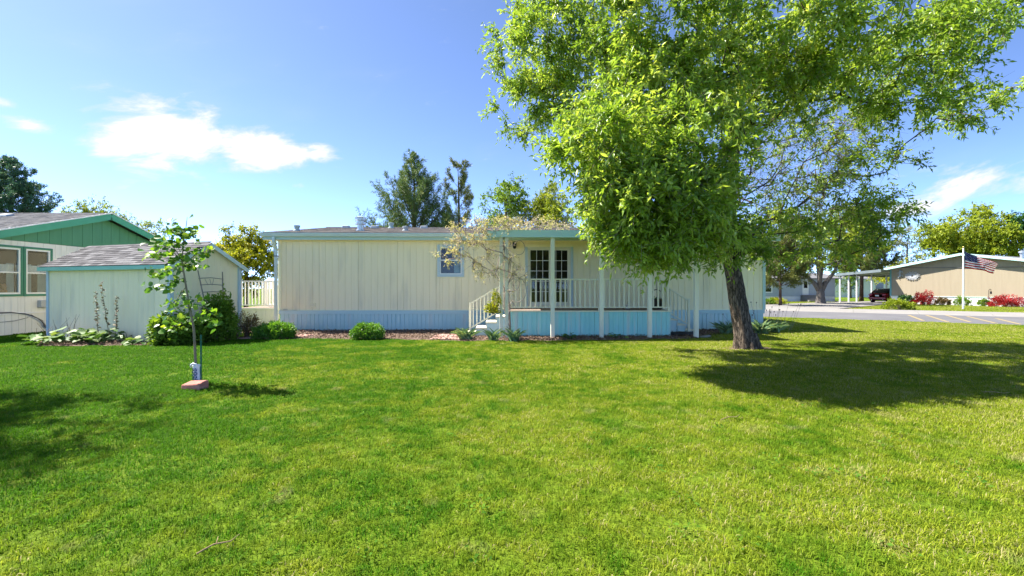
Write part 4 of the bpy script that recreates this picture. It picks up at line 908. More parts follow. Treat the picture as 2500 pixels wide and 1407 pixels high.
for (ya,za,yb,zb) in ((-ev,ze0-.14,UR,zr-.14),(U+ev,ze1-.14,UR,zr-.14)):
    MB().bar((oh-.015,ya,za),(oh-.015,yb,zb),.035,.24).build('barge_board', M['greentrim'], gh)
    MB().bar((oh+.008,ya,za+.135),(oh+.008,yb,zb+.135),.05,.035).build('drip_edge', M['white'], gh)
    MB().bar((oh/2,ya,za+.055),(oh/2,yb,zb+.055),oh-.06,.02).build('soffit', M['greenwall'], gh)
for k, wq in enumerate((w1,w2)):
    w_ = pane_window(gh, gf, *wq, M['greendark'], M['winwhite'], 0.07, 0.47, M['dark'], room=1.0, frw=.055)
    a,b,c,d = wq
    for (p,q) in ((a,a+.30),(b-.30,b)):
        mb = MB(); n_ = 14; pr = None
        for i in range(n_+1):
            u_ = p+(q-p)*i/n_; y_ = -.13+.03*math.sin(i*2.1)
            if pr: mb.quad((pr[1],pr[0],c),(y_,u_,c),(y_,u_,c+1.0),(pr[1],pr[0],c+1.0))
            pr = (u_,y_)
        mb.build('curtain', M['curtain'], w_, True)
    mb = MB(); n_ = 24; pr = None
    for i in range(n_+1):
        u_ = a+(b-a)*i/n_; y_ = -.10+.02*math.sin(i*1.7); zz = c+.72-.03*(i%3)
        if pr: mb.quad((pr[1],pr[0],pr[2]),(y_,u_,zz),(y_,u_,c+.96),(pr[1],pr[0],c+.96))
        pr = (u_,y_,zz)
    mb.build('valance', M['lace'], w_, True)
pl = empty('plush_toy', (GX-.16,14.52,1.30), 0, 'small brown plush toy on the sill of the house window at far left', 'toy')
MB().lathe([(.05,0),(.11,.05),(.10,.14),(.06,.19)],12).build('body', M['plush'], pl, True); MB().lathe([(.03,.17),(.085,.21),(.08,.28),(.03,.32)],12,(.02,0,0)).build('head', M['plush'], pl, True)
for s in (-1,1): MB().lathe([(.01,.29),(.03,.31),(.025,.34),(.005,.355)],8,(0,s*.06,0)).build('ear', M['plush'], pl, True)
u_ = 15.45-GY0; bevel(MB().box(.001,.14,u_-.02,u_+.30,.84,1.08).build('meter_box', M['ventgrey'], gh), .015)
for j in range(3):
    MB().tube([(.03,0.6,.72+.015*j),(.035,1.6,.70+.012*j),(.05,2.0+.1*j,.66-.03*j),(.07,2.35+.1*j,.50-.06*j),(.05,2.6,.3-.05*j),(.05,2.75,.06)],.012,5).build('cable', M['wire'], gh, True)
MB().tube([(.03,.7,.55),(.04,1.2,.42),(.04,1.7,.44),(.05,2.1,.52)],.008,5).build('cable', M['wire'], gh, True)

# ================================================================== white deck between shed and home
DF = Frame((-10.3,17.0,0), R(1.5)); dk = empty('side_deck', DF.loc, DF.yaw, 'white-railed wooden deck between the shed and the cream home', 'deck')
dW = DF.u(681,0); dz_ = .76
siding(dk, front, 0, dW, 0.0, dz_-.05, .12, .6, M['paleskirt'], groove=.012, depth=.012, name='skirt_panel')
MB().box(-.02,dW+.02,-.04,0,dz_-.05,dz_).build('rim_board', M['white'], dk)
for i in range(20): MB().box(0,dW,.005+i*.2,.195+i*.2,dz_-.03,dz_).build('deck_board', M['deckwood'], dk)
MB().box(0,dW,0,.06,1.73,1.775).build('top_rail', M['white'], dk); MB().box(0,dW,.01,.05,.84,.88).build('bottom_rail', M['white'], dk)
u = .06
while u < dW: MB().box(u-.02,u+.02,.008,.045,.881,1.729).build('baluster', M['white'], dk); u += .125
for u in (.05,dW-.04): MB().box(u-.03,u+.03,.01,.05,dz_+.001,.839).build('rail_foot', M['white'], dk)
# its back rail and the steep stair rail seen through it
MB().box(0,dW*.55,1.9,1.95,1.73,1.775).build('top_rail', M['white'], dk)
u = .04
while u < dW*.55: MB().box(u-.025,u+.025,1.905,1.945,dz_+.001,1.729).build('baluster', M['white'], dk); u += .12
MB().bar((dW*.42,1.4,1.72),(dW*.98,1.4,1.0),.05,.09).build('hand_rail', M['white'], dk)
for i in range(7): x = dW*.42+(dW*.54)*(i+.4)/7; z = 1.72-.72*(i+.4)/7; MB().box(x-.02,x+.02,1.382,1.418,dz_+.001,z-.05).build('baluster', M['white'], dk)
MB().box(dW*.55,dW*.95,.5,.85,dz_+.001,dz_+.11).build('step', M['white'], dk)

# ================================================================== tan house, carport, car, flag on the right
TF = Frame((36.6,44.0,0), math.atan2(-.91,.41)); TW = 10.74; TRu = 5.37
th = empty('tan_house', TF.loc, TF.yaw, 'tan mobile home with teal roof edge and white skirting across the road', 'house')
siding(th, front, 0, TW, .72, 3.28, .41, 1.22, M['tan'], groove=.012, depth=.003, gap=.0008)
siding(th, front, .02, TW-.02, 0, .70, .2, 1.22, M['white'], groove=.04, depth=.02, name='skirt_panel')
MB().box(-.02,TW+.02,-.04,0,.70,.76).build('skirt_trim', M['mint'], th)
tz = lambda u: 4.36-abs(u-TRu)*.19
for k in range(11):
    a,b = TW*k/11, TW*(k+1)/11
    pts = [a,b] if not (a < TRu < b) else [a,TRu,b]
    MB().poly([(a+.001,-.001,3.281),(b-.001,-.001,3.281)]+[(min(max(p,a+.001),b-.001),-.001,tz(p)) for p in reversed(pts)]).build('gable_board', M['tan'], th)
ws = MB(); ws.quad((0,.02,0),(0,14,0),(0,14,3.3),(0,.02,3.3)); ws.quad((TW,.02,0),(TW,14,0),(TW,14,3.3),(TW,.02,3.3)); ws.quad((0,14,0),(TW,14,0),(TW,14,3.3),(0,14,3.3)); ws.build('wall', M['tan'], th)
tro = MB()
for (xa,xb) in ((-.3,TRu),(TW+.3,TRu)):
    za,zb = tz(xa)+.1,tz(xb)+.1; tro.hexa([(xa,-.5,za-.05),(xb,-.5,zb-.05),(xb,14.3,zb-.05),(xa,14.3,za-.05),(xa,-.5,za),(xb,-.5,zb),(xb,14.3,zb),(xa,14.3,za)])
tro = tro.build('roof', M['greyroof'], th)
for (xa,xb) in ((-.3,TRu),(TW+.3,TRu)): MB().bar((xa,-.515,tz(xa)+.03),(xb,-.515,tz(xb)+.03),.04,.2).build('barge_board', M['fascia'], th); MB().bar((xa,-.25,tz(xa)+.03),(xb,-.25,tz(xb)+.03),.46,.02).build('soffit', M['tan'], th)
MB().box(-.05,.08,-.025,.1,.765,3.28).build('corner_trim', M['teal'], th)
sp_ = empty('sunburst_ornament', TF.w((1.75,-.04,2.62)), TF.yaw, 'silver sunburst wall ornament on the tan house', 'wall ornament')
for i in range(30):
    a = 2*math.pi*i/30; r_ = .62*(1 if i%2 else .75); MB().bar((.1*math.cos(a),0,.08*math.sin(a)),(r_*math.cos(a),-.02,.7*r_*math.sin(a)),.035,.02,(0,1,0)).build('ray', M['ornament'], sp_)
for i in range(18):
    a = 2*math.pi*(i+.5)/18; MB().lathe([(.01,0),(.05,.02),(.05,.05),(.01,.07)],7,(.48*math.cos(a),-.03,.34*math.sin(a)-.03)).build('petal', M['ornament'], sp_)
lz = empty('lizard_ornament', TF.w((.75,-.04,2.45)), TF.yaw, 'dark grey lizard wall ornament near the corner of the tan house', 'wall ornament')
MB().tube([(0,0,.75),(.08,0,.62),(.0,0,.45),(.06,0,.22),(-.1,0,.02),(.02,0,-.15)],[.05,.09,.08,.09,.05,.02],8).build('body', M['ventgrey'], lz, True)
for (x,z,s) in ((.05,.58,1),(.02,.5,-1),(.05,.2,1),(.0,.14,-1)): MB().tube([(x,0,z),(x+s*.16,0,z+.04),(x+s*.2,0,z-.08)],[.035,.03,.03],6).build('leg', M['ventgrey'], lz, True)
MB().tube([TF.px(x,y,-.05) for x,y in ((2178,653),(2260,654),(2350,653.5),(2430,653),(2500,652))],.02,5).build('cable', M['wire'], th)
# chimney-like vents on the roof
for (u_,y_) in ((8.4,1.5),(8.9,2.2)): MB().lathe([(.12,-.1),(.12,.45),(.2,.46),(.2,.6),(.03,.66)],12,(u_,y_,tz(u_)+.1)).build('flue', M['galv'], tro)
# carport
cl = lambda a,l: Vector((36.6,44,0))+Vector((.91,.41,0))*a+Vector((-.41,.91,0))*l
cp = empty('carport', cl(0,3.9), TF.yaw, 'flat metal carport on thin white posts beside the tan house', 'carport')
ci = Matrix.Rotation(-TF.yaw,3,'Z')
def cq(a,l,z): return ci @ (cl(a,l)-cl(0,3.9)) + Vector((0,0,z))
MB().hexa([cq(-1.4,4.1,2.92),cq(-1.4,.1,3.22),cq(11,.1,3.22),cq(11,4.1,2.92),cq(-1.4,4.1,2.97),cq(-1.4,.1,3.27),cq(11,.1,3.27),cq(11,4.1,2.97)]).build('roof', M['carport'], cp)
MB().bar(cq(-1.42,4.15,2.86),cq(-1.42,.1,3.16),.04,.26).build('fascia', M['carport'], cp); MB().bar(cq(-1.4,4.13,2.86),cq(11,4.13,2.86),.04,.26).build('fascia', M['carport'], cp)
for a in (-1.2,.3,1.7,4.4,7.2,10.2): MB().bar(cq(a,3.9,0.02),cq(a,3.9,2.9),.11,.11).build('post', M['white'], cp)
for a in (2.0,5.0,8.0): MB().bar(cq(a,4.0,2.84),cq(a,.2,3.13),.08,.12).build('beam', M['galv'], cp)

# red sedan, seen from behind
cf = Frame(cl(1.2,1.75), math.atan2(.41,.91)); car = empty('parked_car', cf.loc, cf.yaw, 'dark red sedan parked under the carport, rear towards the road', 'car')
def section(x, zb, zt, w, tum):   # half-profile points from sill to roof
    return [(x,-w*.90,zb),(x,-w,zb+.18),(x,-w*.99,(zb+zt)*.5),(x,-w*tum,zt-.03),(x,-w*tum*.6,zt),(x,w*tum*.6,zt),(x,w*tum,zt-.03),(x,w*.99,(zb+zt)*.5),(x,w,zb+.18),(x,w*.90,zb)]
secs = [(0.0,.42,.86,.70,.86),(.06,.30,.95,.80,.88),(.25,.24,1.0,.88,.9),(.9,.22,1.03,.91,.9),(1.7,.22,1.0,.91,.93),(2.9,.22,.98,.91,.93),(3.6,.22,.95,.90,.92),(4.4,.25,.82,.84,.9),(4.65,.36,.68,.70,.9)]
mb = MB(); pts = [section(*s) for s in secs]; n_ = len(pts[0]); 
for s in pts: mb.v += s
for k in range(len(pts)-1):
    for j in range(n_): mb.f.append((k*n_+j,k*n_+(j+1)%n_,(k+1)*n_+(j+1)%n_,(k+1)*n_+j))
mb.f.append(tuple(range(n_))); mb.f.append(tuple(reversed(range((len(pts)-1)*n_,len(pts)*n_))))
bodyo = mb.build('body', M['carpaint'], car, True)
cb = [(.55,1.02,.80),(1.15,1.38,.64),(1.7,1.45,.62),(2.4,1.43,.62),(2.85,1.30,.64),(3.45,.97,.80)]; mb = MB()
for (x,z,w) in cb: mb.v += [(x,-w-.06 if z < 1.1 else -w-.1,.93),(x,-w,z-.04),(x,-w*.6,z),(x,w*.6,z),(x,w,z-.04),(x,w+.06 if z < 1.1 else w+.1,.93)]
for k in range(len(cb)-1):
    for j in range(5): mb.f.append((k*6+j,k*6+j+1,(k+1)*6+j+1,(k+1)*6+j))
mb.build('cabin_glass', M['carglass'], car, True)
mb = MB()
for (x,z,w) in cb[1:5]: mb.v += [(x,-w-.015,z-.05),(x,-w*.6,z+.012),(x,w*.6,z+.012),(x,w+.015,z-.05)]
for k in range(3):
    for j in range(3): mb.f.append((k*4+j,k*4+j+1,(k+1)*4+j+1,(k+1)*4+j))
mb.build('roof_panel', M['carpaint'], car, True)
for s in (-1,1):
    MB().bar((.57,s*.80,1.02),(1.15,s*.66,1.37),.09,.05).build('pillar', M['carpaint'], car)
    bevel(MB().hexa([(-.02,s*.46,.74),(-.02,s*.76,.76),(.14,s*.86,.77),(.1,s*.46,.74),(.0,s*.44,.86),(.0,s*.76,.89),(.16,s*.85,.9),(.1,s*.44,.86)]).build('tail_light', M['taillight'], car), .02)
    for xw in (.85,3.55):
        wh = MB().tube([(xw,s*.72,.32),(xw,s*.74,.32),(xw,s*.90,.32),(xw,s*.92,.32)],[.29,.32,.32,.29],20).build('wheel', M['tyre'], car, True)
        MB().tube([(xw,s*.90,.32),(xw,s*.928,.32)],[.2,.18],16).build('rim', M['rim'], wh, True)
    MB().bar((2.75,s*.92,1.02),(2.7,s*1.06,1.03),.12,.1).build('mirror', M['carpaint'], car)
    MB().tube([(-.01,s*.5,.30),(.15,s*.5,.30)],.035,10).build('exhaust', M['rim'], car)
bevel(MB().box(-.06,.18,-.78,.78,.36,.58).build('bumper', M['carpaint'], car), .05, 3)
MB().box(-.066,-.05,-.35,.35,.33,.40).build('diffuser', M['blackp'], car); MB().box(-.025,.03,-.16,.16,.66,.80).build('number_plate', M['plate'], car)

# flagpole and flag
FP = Vector((31.72,32.0,0)); fpo = empty('flagpole', FP, 0, 'white flagpole standing in the lawn before the tan house', 'flagpole')
tpx = at(2352,606,32.0)-FP
MB().tube([(0,0,-.05),(0,0,.02),tpx*.35,tpx*.8,tpx],[.055,.055,.05,.036,.03],12).build('pole', M['white'], fpo, True)
MB().lathe([(.01,0),(.05,.03),(.06,.07),(.04,.11),(.01,.13)],12,tuple(tpx)).build('finial', M['gold'], fpo, True)
MB().tube([tpx*.3+Vector((.07,0,0)),tpx*.97+Vector((.05,0,0))],.006,4).build('halyard', M['wire'], fpo); MB().bar(tpx*.3+Vector((.03,0,-.03)),tpx*.3+Vector((.1,0,.05)),.03,.03).build('cleat', M['galv'], fpo)
f0 = at(2353,614,32.0); fg = empty('american_flag', f0, 0, 'red, white and blue striped flag flying from the white flagpole', 'flag')
FLen, FHt = 2.35, 1.16
def fpos(u, v, off=0.0):     # u along the fly 0-1, v down the hoist 0-1: the cloth sags and ripples
    x = u*FLen*(.97-.04*v); z = -v*FHt*(1-.42*u*(1-v)*1.0)-u*.80*(1-v*.62)-.10*u*u
    y = .16*math.sin(5.5*u+2.2*v)*u**.6+.05*math.sin(13*u-3*v)
    return Vector((x+.03, y+off, z))
def strip(v0,v1,u0,u1,nu,mat,name,par,nv=2):
    mb = MB()
    for i in range(nu):
        for j in range(nv):
            ua_,ub_ = u0+(u1-u0)*i/nu, u0+(u1-u0)*(i+1)/nu; va,vb = v0+(v1-v0)*j/nv, v0+(v1-v0)*(j+1)/nv
            mb.quad(fpos(ua_,va),fpos(ub_,va),fpos(ub_,vb),fpos(ua_,vb))
    o = mb.build(name, mat, par, True); s_ = o.modifiers.new('cloth','SOLIDIFY'); s_.thickness = .006; return o
for i in range(13): strip(i/13,(i+1)/13,.40 if i < 7 else 0,1,28 if i >= 7 else 18,M['flagred'] if i%2==0 else M['flagwhite'],'stripe',fg,1)
ct = strip(0,7/13,0,.40,14,M['flagblue'],'canton',fg,7)
for side in (-1,1):
    mb = MB()
    for r_ in range(9):
        for c_i in range(6 if r_%2==0 else 5):
            u0 = .40*((c_i+.5)/6 if r_%2==0 else (c_i+1)/6); v0 = 7/13*(r_+.5)/9; pts = []
            for k in range(10):
                a = math.pi/2+k*math.pi/5; rr = .034 if k%2==0 else .0135; pts.append(fpos(u0+rr*math.cos(a)/FLen, v0-rr*math.sin(a)/FHt, side*.012))
            mb.poly(pts)
    mb.build('stars', M['flagwhite'], ct)

# blue-grey house behind the trees, and a shed-like white one further right
GFm = Frame((27.4,50.0,0), R(2)); g2 = empty('blue_grey_house', GFm.loc, GFm.yaw, 'low blue-grey mobile home behind the trees beyond the cream home', 'house')
GW = 8.3
o3 = [(2.0-1.55,2.0-.75,1.0,2.2)]
siding(g2, front, 0, GW, .6, 2.55, .3, 1.2, M['greyhouse'], [(.35,1.15,1.05,2.1)], groove=.015, depth=.01); siding(g2, front, 0, GW, 0, .58, .2, 1.2, M['white'], groove=.03, depth=.015, name='skirt_panel')
pane_window(g2, front, .35,1.15,1.05,2.1, M['white'], M['winwhite'], .08, .5, M['dark'])
dr = MB().box(4.6,5.3,-.03,.0,.75,2.45).build('door', M['winwhite'], g2); MB().box(4.75,5.15,-.04,-.031,1.5,2.2).build('pane', M['carglass'], dr)
for i in range(4): MB().box(4.4+.0*i,5.9,-.35*(4-i),-.35*(3-i)-.003,0,.18*(i+1)).build('step', M['concrete'], g2)
MB().box(5.4,5.46,-1.3,-1.24,0,1.5).build('post', M['white'], g2); MB().box(5.9,5.96,-1.3,-1.24,0,1.5).build('post', M['white'], g2)
MB().hexa([(-.4,-.5,2.5),(GW+.4,-.5,2.5),(GW+.4,2.5,3.15),(-.4,2.5,3.15),(-.4,-.5,2.58),(GW+.4,-.5,2.58),(GW+.4,2.5,3.23),(-.4,2.5,3.23)]).build('roof', M['greyroof'], g2)
ws = MB(); ws.quad((0,.02,0),(0,6,0),(0,6,2.55),(0,.02,2.55)); ws.quad((GW,.02,0),(GW,6,0),(GW,6,2.55),(GW,.02,2.55)); ws.quad((0,6,0),(GW,6,0),(GW,6,2.55),(0,6,2.55)); ws.hexa([(-.4,2.5,3.1),(GW+.4,2.5,3.1),(GW+.4,6.4,2.4),(-.4,6.4,2.4),(-.4,2.5,3.2),(GW+.4,2.5,3.2),(GW+.4,6.4,2.5),(-.4,6.4,2.5)]); ws.build('wall', M['greyhouse'], g2)
WFm = Frame((52.0,74.0,0), R(-8)); g3 = empty('white_house', WFm.loc, WFm.yaw, 'distant white mobile home glimpsed through the carport', 'house')
siding(g3, front, 0, 13, .5, 2.9, .4, 2.4, M['white'], groove=.02, depth=.01); MB().box(0,13,.01,8,0,2.88).build('wall', M['white'], g3)
MB().hexa([(-.3,-.4,2.9),(13.3,-.4,2.9),(13.3,4,3.7),(-.3,4,3.7),(-.3,-.4,3.0),(13.3,-.4,3.0),(13.3,4,3.8),(-.3,4,3.8)]).build('roof', M['greyroof'], g3)
for x in (2.2,6.5,10.2): MB().box(x,x+1.1,-.03,0,1.3,2.3).build('window', M['carglass'], g3)

# ================================================================== planting beds and path
def poly_in(P, poly):
    x, y = P[:,0], P[:,1]; ins = np.zeros(len(P), bool); n = len(poly); j = n-1
    for i in range(n):
        xi, yi = poly[i]; xj, yj = poly[j]
        c = ((yi > y) != (yj > y)) & (x < (xj-xi)*(y-yi)/((yj-yi)+1e-12)+xi); ins ^= c; j = i
    return ins
bedL = [gp(*p) for p in ((88,846),(200,846),(330,845),(430,842),(500,838),(545,832),(580,824))]+[gp(588,812),gp(480,828),gp(300,825),gp(120,818)]
hw = lambda u,y: HF.w((u,y,0))
bedH = [gp(*p) for p in ((622,830),(700,829),(800,829.5),(900,830),(1000,830),(1120,834),(1240,833.5),(1340,833),(1460,831.5),(1600,830),(1690,829),(1722,822),(1760,815),(1830,812),(1885,810),(1912,806))]+[hw(HW+.5,.2),hw(HW-.2,.2),hw(0,.2),gp(650,806)]
rgb = np.random.default_rng(21)
beds = []
for nm, pl_ in (('planting_bed',bedL),('planting_bed',bedH)):
    P2 = [(p.x,p.y) for p in pl_]; beds.append(P2)
    x0b,x1b = min(p[0] for p in P2),max(p[0] for p in P2); y0b,y1b = min(p[1] for p in P2),max(p[1] for p in P2)
    bm = bmesh.new(); vs = [bm.verts.new((p[0],p[1],.010)) for p in P2]; bm.faces.new(vs); bmesh.ops.triangulate(bm, faces=bm.faces[:]); me = bpy.data.meshes.new(nm); bm.to_mesh(me); bm.free(); me.materials.append(M['soil'])
    bo = tag(link(nm, me), kind='structure')
    # bark chips heaped on it
    n_ = int((x1b-x0b)*(y1b-y0b)*420); Q = np.stack([rgb.uniform(x0b,x1b,n_), rgb.uniform(y0b,y1b,n_)],1); Q = Q[poly_in(Q,P2)]; n_ = len(Q)
    P3 = np.concatenate([Q, rgb.uniform(.012,.05,(n_,1))],1)
    V,Fc = leaves_arrays(P3, rdir(rgb,n_)*np.array([1,1,.25]), rdir(rgb,n_,1.6), rgb.uniform(.03,.09,n_), rgb.uniform(.015,.035,n_), .1, .05); V[:,2] = np.maximum(V[:,2],.011)
    ch_ = link('bark_chips', nmesh('bark_chips', V, Fc, M['chips'], np.repeat(np.clip(rgb.normal(.45,.25,n_),0,1),4)), bo); ch_['kind'] = 'stuff'
def paver_path(name, p0, d, rows, cols, seed):
    rg = random.Random(seed); o = empty(name, p0, math.atan2(d[1],d[0])); o['kind'] = 'structure'
    me = bpy.data.meshes.new('paver'); me = MB().hexa([(.006,.006,0),(.294,.006,0),(.294,.194,0),(.006,.194,0),(.012,.012,.05),(.288,.012,.05),(.288,.188,.05),(.012,.188,.05)]).mesh('paver', M['paver'])
    for i in range(rows):
        for j in range(cols):
            q = link('paver', me, o); q.location = (j*.3+(.15 if i%2 else 0),i*.2,rg.uniform(-.02,-.006)); q.rotation_euler = (rg.gauss(0,.012),rg.gauss(0,.012),rg.gauss(0,.02))
    return o
paver_path('paver_path', gp(1048,831), (1,.02), 7, 3, 1)
paver_path('paver_path', gp(556,831), (.93,.36), 3, 7, 2); paver_path('paver_path', gp(580,815), (.95,.30), 2, 7, 3)

# ================================================================== plants near the houses
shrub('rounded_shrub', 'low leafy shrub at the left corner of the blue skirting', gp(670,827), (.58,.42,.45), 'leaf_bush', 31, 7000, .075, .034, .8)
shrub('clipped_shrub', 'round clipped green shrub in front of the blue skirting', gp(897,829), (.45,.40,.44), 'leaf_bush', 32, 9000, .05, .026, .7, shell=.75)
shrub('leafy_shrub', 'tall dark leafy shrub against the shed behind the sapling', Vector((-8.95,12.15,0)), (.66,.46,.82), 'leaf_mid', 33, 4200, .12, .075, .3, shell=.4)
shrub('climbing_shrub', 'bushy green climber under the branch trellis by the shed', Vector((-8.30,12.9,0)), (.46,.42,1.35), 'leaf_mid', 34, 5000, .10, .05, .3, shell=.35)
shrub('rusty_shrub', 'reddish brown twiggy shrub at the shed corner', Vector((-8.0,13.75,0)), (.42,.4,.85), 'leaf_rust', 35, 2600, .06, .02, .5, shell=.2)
broad_plant('broad_leaf_plant', 'wide clump of large green leaves at the left corner of the shed', gp(160,839), .78, .42, 70, .24, seed=4)
broad_plant('broad_leaf_plant', 'clump of large leaves below the dry stalks by the shed', gp(245,839), .50, .42, 34, .22, seed=5)
broad_plant('pale_leaf_plant', 'low pale leafed clump at the foot of the shed right of the stalks', gp(365,840), .55, .20, 30, .19, 'leaf_broad', seed=6, kind='round', wr=.8)
broad_plant('pale_leaf_plant', 'low pale clump beside the dark leafy shrub', gp(425,840), .45, .24, 26, .19, 'leaf_broad', seed=7, kind='round', wr=.8)
broad_plant('young_leaf_plant', 'single small leafy shoot by the shed wall', gp(313,834), .18, .36, 6, .12, seed=8)
def stalk(label, px0, px1, ytop, py0, seed):
    rg = random.Random(seed); b = gp(px0,py0); root = empty('dry_flower_stalk', b, 0, label, 'plant', 'dry flower stalks by the shed')
    t = at(px1,ytop,b.y-.02)-b; pts = [t*(i/9)+Vector((rg.gauss(0,.012),rg.gauss(0,.012),0)) for i in range(10)]; pts[0].z = -.02; MB().tube(pts,[.011-.0008*i for i in range(10)],5).build('stem', M['straw'], root, True)
    for i in range(46):
        u = .30+.70*(i/46); q = t*u; a = rg.uniform(0,6.28); leaf_obj(root,'round','leaf_dry',rg.choice(TONES),(q.x,q.y,q.z),(math.cos(a),math.sin(a),rg.uniform(-.4,.8)),(rg.gauss(0,.5),rg.gauss(0,.5),1),.075*rg.uniform(.6,1.2),.05*rg.uniform(.7,1.3))
stalk('leftmost of the dry brown stalks before the shed wall', 243,233,712,836,1); stalk('tallest dry brown stalk before the shed wall', 270,247,688,838,2); stalk('dry brown stalk right of the tallest one', 281,286,722,836,3); stalk('lone dry stalk nearest the middle of the shed wall', 343,350,713,834,4)
rgw = random.Random(9)
tw = empty('dead_twig_clump', gp(150,834), 0, 'bare brown twigs standing in the leaves at the shed corner', 'plant')
for i in range(16):
    x = rgw.gauss(0,.30); h = rgw.uniform(.35,.8); l_ = rgw.gauss(0,.18); MB().tube([(x,0,-.02),(x+l_*.4,rgw.gauss(0,.05),h*.6),(x+l_*1.3,rgw.gauss(0,.08),h)],[.006,.005,.003],4).build('twig', M['straw'], tw)
strap_plant('strap_leaf_plant', 'spiky grey-green strap leaf plant left of the porch steps', gp(1140,830), 110, .46, seed=1, spread=.9, w=.013)
strap_plant('strap_leaf_plant', 'thin grassy plant between the steps and the porch post', gp(1205,832), 40, .42, seed=2, spread=.5, w=.010)
strap_plant('strap_leaf_plant', 'dark strap leaf plant right of the double porch posts', gp(1256,833), 70, .46, 'leaf_iris', seed=3, spread=.8, w=.011)
broad_plant('young_leaf_plant', 'small dark green plant below the porch near the second post', gp(1393,829), .22, .2, 22, .13, 'leaf_dark', seed=9, kind='lance', wr=.4)
broad_plant('young_leaf_plant', 'small round-leafed plant below the porch skirting past the third post', gp(1507,828), .24, .24, 9, .15, seed=10)
strap_plant('strap_leaf_plant', 'clump of strap leaves left of the big tree trunk', gp(1773,815), 120, .5, seed=4, spread=.8, w=.014)
strap_plant('strap_leaf_plant', 'clump of strap leaves right of the big tree trunk', gp(1858,816), 140, .58, seed=5, spread=.9, w=.014)
strap_plant('strap_leaf_plant', 'pale strap leaf clump at the right corner of the home', gp(1892,812), 120, .52, seed=6, spread=.9, w=.014)
ct_ = empty('corner_flower_plant', gp(1862,806), 0, 'sparse flower stems with dry seed heads at the home corner', 'plant'); rgc = random.Random(4)
for i in range(26):
    x = rgc.gauss(0.1,.75); h = rgc.uniform(.5,1.0); MB().tube([(x*.7,rgc.gauss(0,.1),-.02),(x,0,h)],[.005,.003],4).build('stem', M['twig'], ct_); MB().lathe([(.004,h-.01),(.018,h+.01),(.014,h+.03),(.002,h+.04)],6,(x,0,0)).build('seed_head', M['leaf_rust'], ct_)
hose = empty('black_edging', gp(1640,820), 0, 'rolled black plastic edging lying under the right-hand steps', 'edging')
MB().tube([(0,0,.06),(.25,.03,.07),(.5,0,.06),(.75,.05,.07)],[.06,.07,.06,.065],8).build('roll', M['blackp'], hose, True); MB().tube([(0.05,-.08,.03),(.4,-.07,.04),(.7,-.05,.03)],.035,7).build('roll', M['blackp'], hose, True)
st = MB(); c_ = gp(1722,824); st_o = empty('edging_stone', c_, .7, 'pale stone slab at the end of the bed by the last porch post', 'stone'); bevel(MB().hexa([(-.2,-.1,0),(.22,-.09,0),(.2,.1,0),(-.18,.11,0),(-.17,-.08,.05),(.18,-.07,.07),(.17,.08,.06),(-.15,.09,.05)]).build('slab', M['concrete'], st_o), .02)

# flowering vine over the porch roof's left corner
PV = lambda px,py,Y: tuple(at(px,py,Y))
vb = gp(1243,832); vb.y = 13.8; vb.x = (1246-CX)/F*13.8
def lobe(px,py,rx,ry,Y,ry_m,n,k): s = Y/F; return (PV(px,py,Y),(rx*s,ry_m,ry*s),n,k)
make_tree('wisteria_vine', 'twiggy vine with yellowing leaves climbing the porch left corner and spilling over its roof', 'vine',
  [(vb.x,vb.y,0,.035),*[(*PV(px,py,13.8),r) for px,py,r in ((1244,760,.028),(1238,700,.027),(1242,650,.026),(1230,600,.026),(1216,560,.022))]],
  [lobe(1150,565,52,32,13.2,.5,52,0.58), lobe(1215,548,55,18,13.4,.6,60,0.50), lobe(1300,545,75,9,13.6,.6,64,0.40), lobe(1170,620,35,45,13.1,.35,34,0.43), lobe(1095,622,35,16,13.0,.3,15,0.65), lobe(1190,655,28,24,13.1,.3,22,0.58), lobe(1270,668,22,20,13.1,.25,16,0.43), lobe(1240,615,18,34,13.2,.3,16,0.22), lobe(1130,600,32,34,13.1,.3,26,0.43), lobe(1370,553,34,4,13.8,.5,22,0.22), lobe(1250,700,12,40,13.3,.15,10,0.11)],
  0.07,.026,4,5,.26,'vinebark','leaf_vine',51,.006,True,droop=.4,upb=.1,expo=.32, twigmat='vinebark')
wv = [o for o in bpy.data.objects if o.name.startswith('wisteria_vine')][0]
rgv = random.Random(5)
for j in range(3):
    p0 = at(1246+rgv.uniform(-3,12),832,13.78); p0.z = -.03; seq = [p0]
    for py in (790,750,710,670,630,595,570): seq.append(at(1236+rgv.gauss(0,9)-(832-py)*.03,py,13.76+rgv.gauss(0,.04)))
    MB().tube([p-wv.location for p in seq],[.016,.015,.014,.014,.013,.012,.011,.008],6).build('stem', M['vinebark'], wv, True)
for (cx_,cy_,r_) in ((1262,708,.28),(1252,690,.2),(1268,605,.16)):
    c_ = at(cx_,cy_,13.35)-wv.location; MB().tube([c_+Vector((r_*math.cos(t),.05*math.sin(2*t),r_*1.3*math.sin(t))) for t in np.linspace(-2.2,2.9,16)],.008,5).build('tendril', M['vinebark'], wv, True)
shrub('yellow_shrub', 'yellow leafed climber clump hanging beside the double porch posts', at(1205,765,13.3), (.25,.22,.72), 'leaf_yel', 52, 1100, .075, .03, .0, shell=.05)

